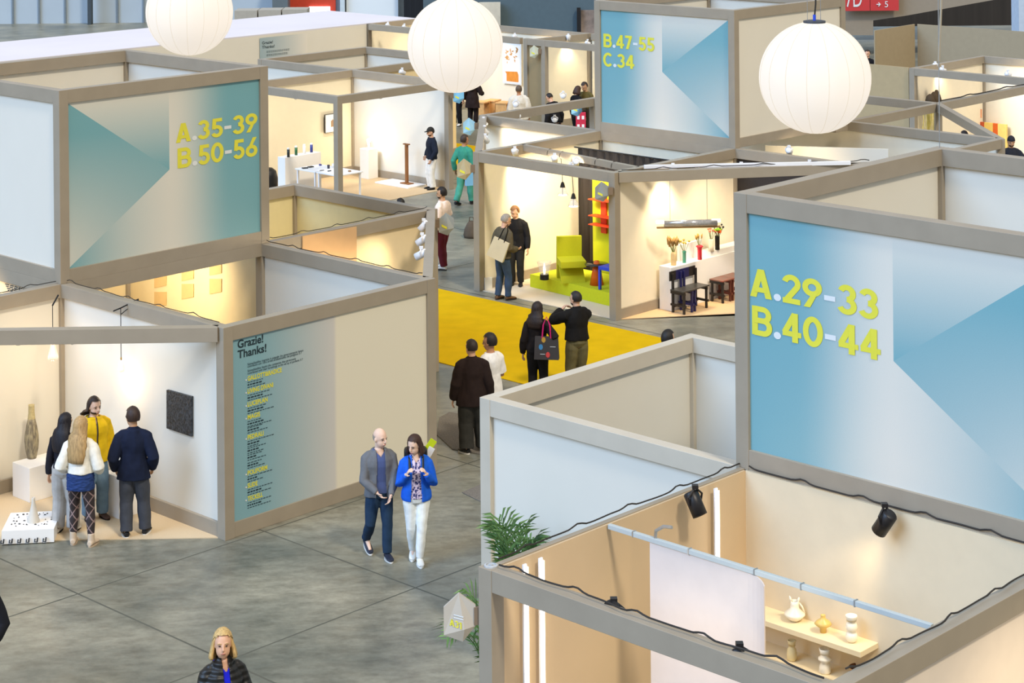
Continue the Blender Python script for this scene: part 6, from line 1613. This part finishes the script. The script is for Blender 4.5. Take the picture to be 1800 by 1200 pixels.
wp = P(1777, 244, 1.70); E_ = person('bearded man in a dark knitted cap at the far right', (wp.x, wp.y), 176, 1.76, '2a2c34', '2a2a2e', ('short', '1c1614'), 'olive', far=True, cap='20202a', beard='2a1f1a', hands=[(.08, .17, .66), (-.08, .17, .66)], poles=[(1, -.3, -.6), (-1, -.3, -.6)], head=(0, 8))
wp = P(1525, 92, 1.66); person('far visitor in black beside the right lantern', (wp.x, wp.y), 150, 1.74, '19181b', '1c1a1c', ('short', '241a15'), 'light', far=True)
# ---- things carried
def tote(label, pos, rz, w, hgt, dp, m, hm, strap):
    t = thing('tote_bag', label, 'bag', pos, rz)
    MB().solid([(-w / 2, -dp / 2, 0), (w / 2, -dp / 2, 0), (w / 2, dp / 2, 0), (-w / 2, dp / 2, 0), (-w / 2 * .93, -dp / 4, hgt), (w / 2 * .93, -dp / 4, hgt), (w / 2 * .93, dp / 4, hgt), (-w / 2 * .93, dp / 4, hgt)], [(3, 2, 1, 0), (4, 5, 6, 7), (0, 1, 5, 4), (1, 2, 6, 5), (2, 3, 7, 6), (3, 0, 4, 7)]).build('bag_body', m, t)
    for y in (-dp / 4, dp / 4):
        MB().tube([(-w * .18, y, hgt - .02), (-w * .13, y * .6, hgt + strap * .6), (0, 0, hgt + strap), (w * .13, y * .6, hgt + strap * .6), (w * .18, y, hgt - .02)], .010, 6).build('handle', hm, t)
    return t
pq = PD(961, 612, C_['t'].location.y - .20)
t = tote('black shopping bag with coloured dots on the woman\'s shoulder', (pq.x, pq.y, pq.z - .17), math.radians(-8), .40, .36, .12, mat('bag_charcoal', '3a3636', .7, var=.05), mat('magenta_cord', 'c8176a', .6), .32)
for nm, x, z, cl in (('ochre', -.045, .315, 'b58b36'), ('blue', -.09, .20, '3a7fb0'), ('red', .025, .08, 'c6403e')):
    MB().lathe([(.033, 0), (.033, .003)], 20).build('printed_dot', mat('dot_' + nm, cl, .6), t).matrix_local = Matrix.Translation((x, -.062 + .03 * (z / .36), z)) @ Matrix.Rotation(math.radians(90 - 5), 4, 'X') @ Matrix.Scale(1.35, 4, (0, 1, 0))
MB().box((.06, -.0505, .205), (.15, -.049, .213)).box((-.10, -.0605, .085), (-.02, -.059, .093)).build('fine_print', M_WTEXT, t)
pq = PD(870, 436, D_['t'].location.y - .24)
t = tote('pale canvas tote bag hanging at the grey-haired man\'s hip', (pq.x, pq.y, pq.z - .20), math.radians(-20), .36, .40, .10, mat('canvas', 'd3c7a8', .9, var=.04, bump=.2, bscale=200), M_BLACK, .34)
t.rotation_euler = (0, math.radians(22), math.radians(-20))
pq = P(826, 318, .70); t = tote('light blue bag carried by the man in green', (pq.x, pq.y - .15, .62), math.radians(20), .22, .34, .10, mat('bag_blue', '7db6d6', .6), mat('bag_blue2', '5d96b6', .6), .12)

bpy.data.scenes.remove(WORK)
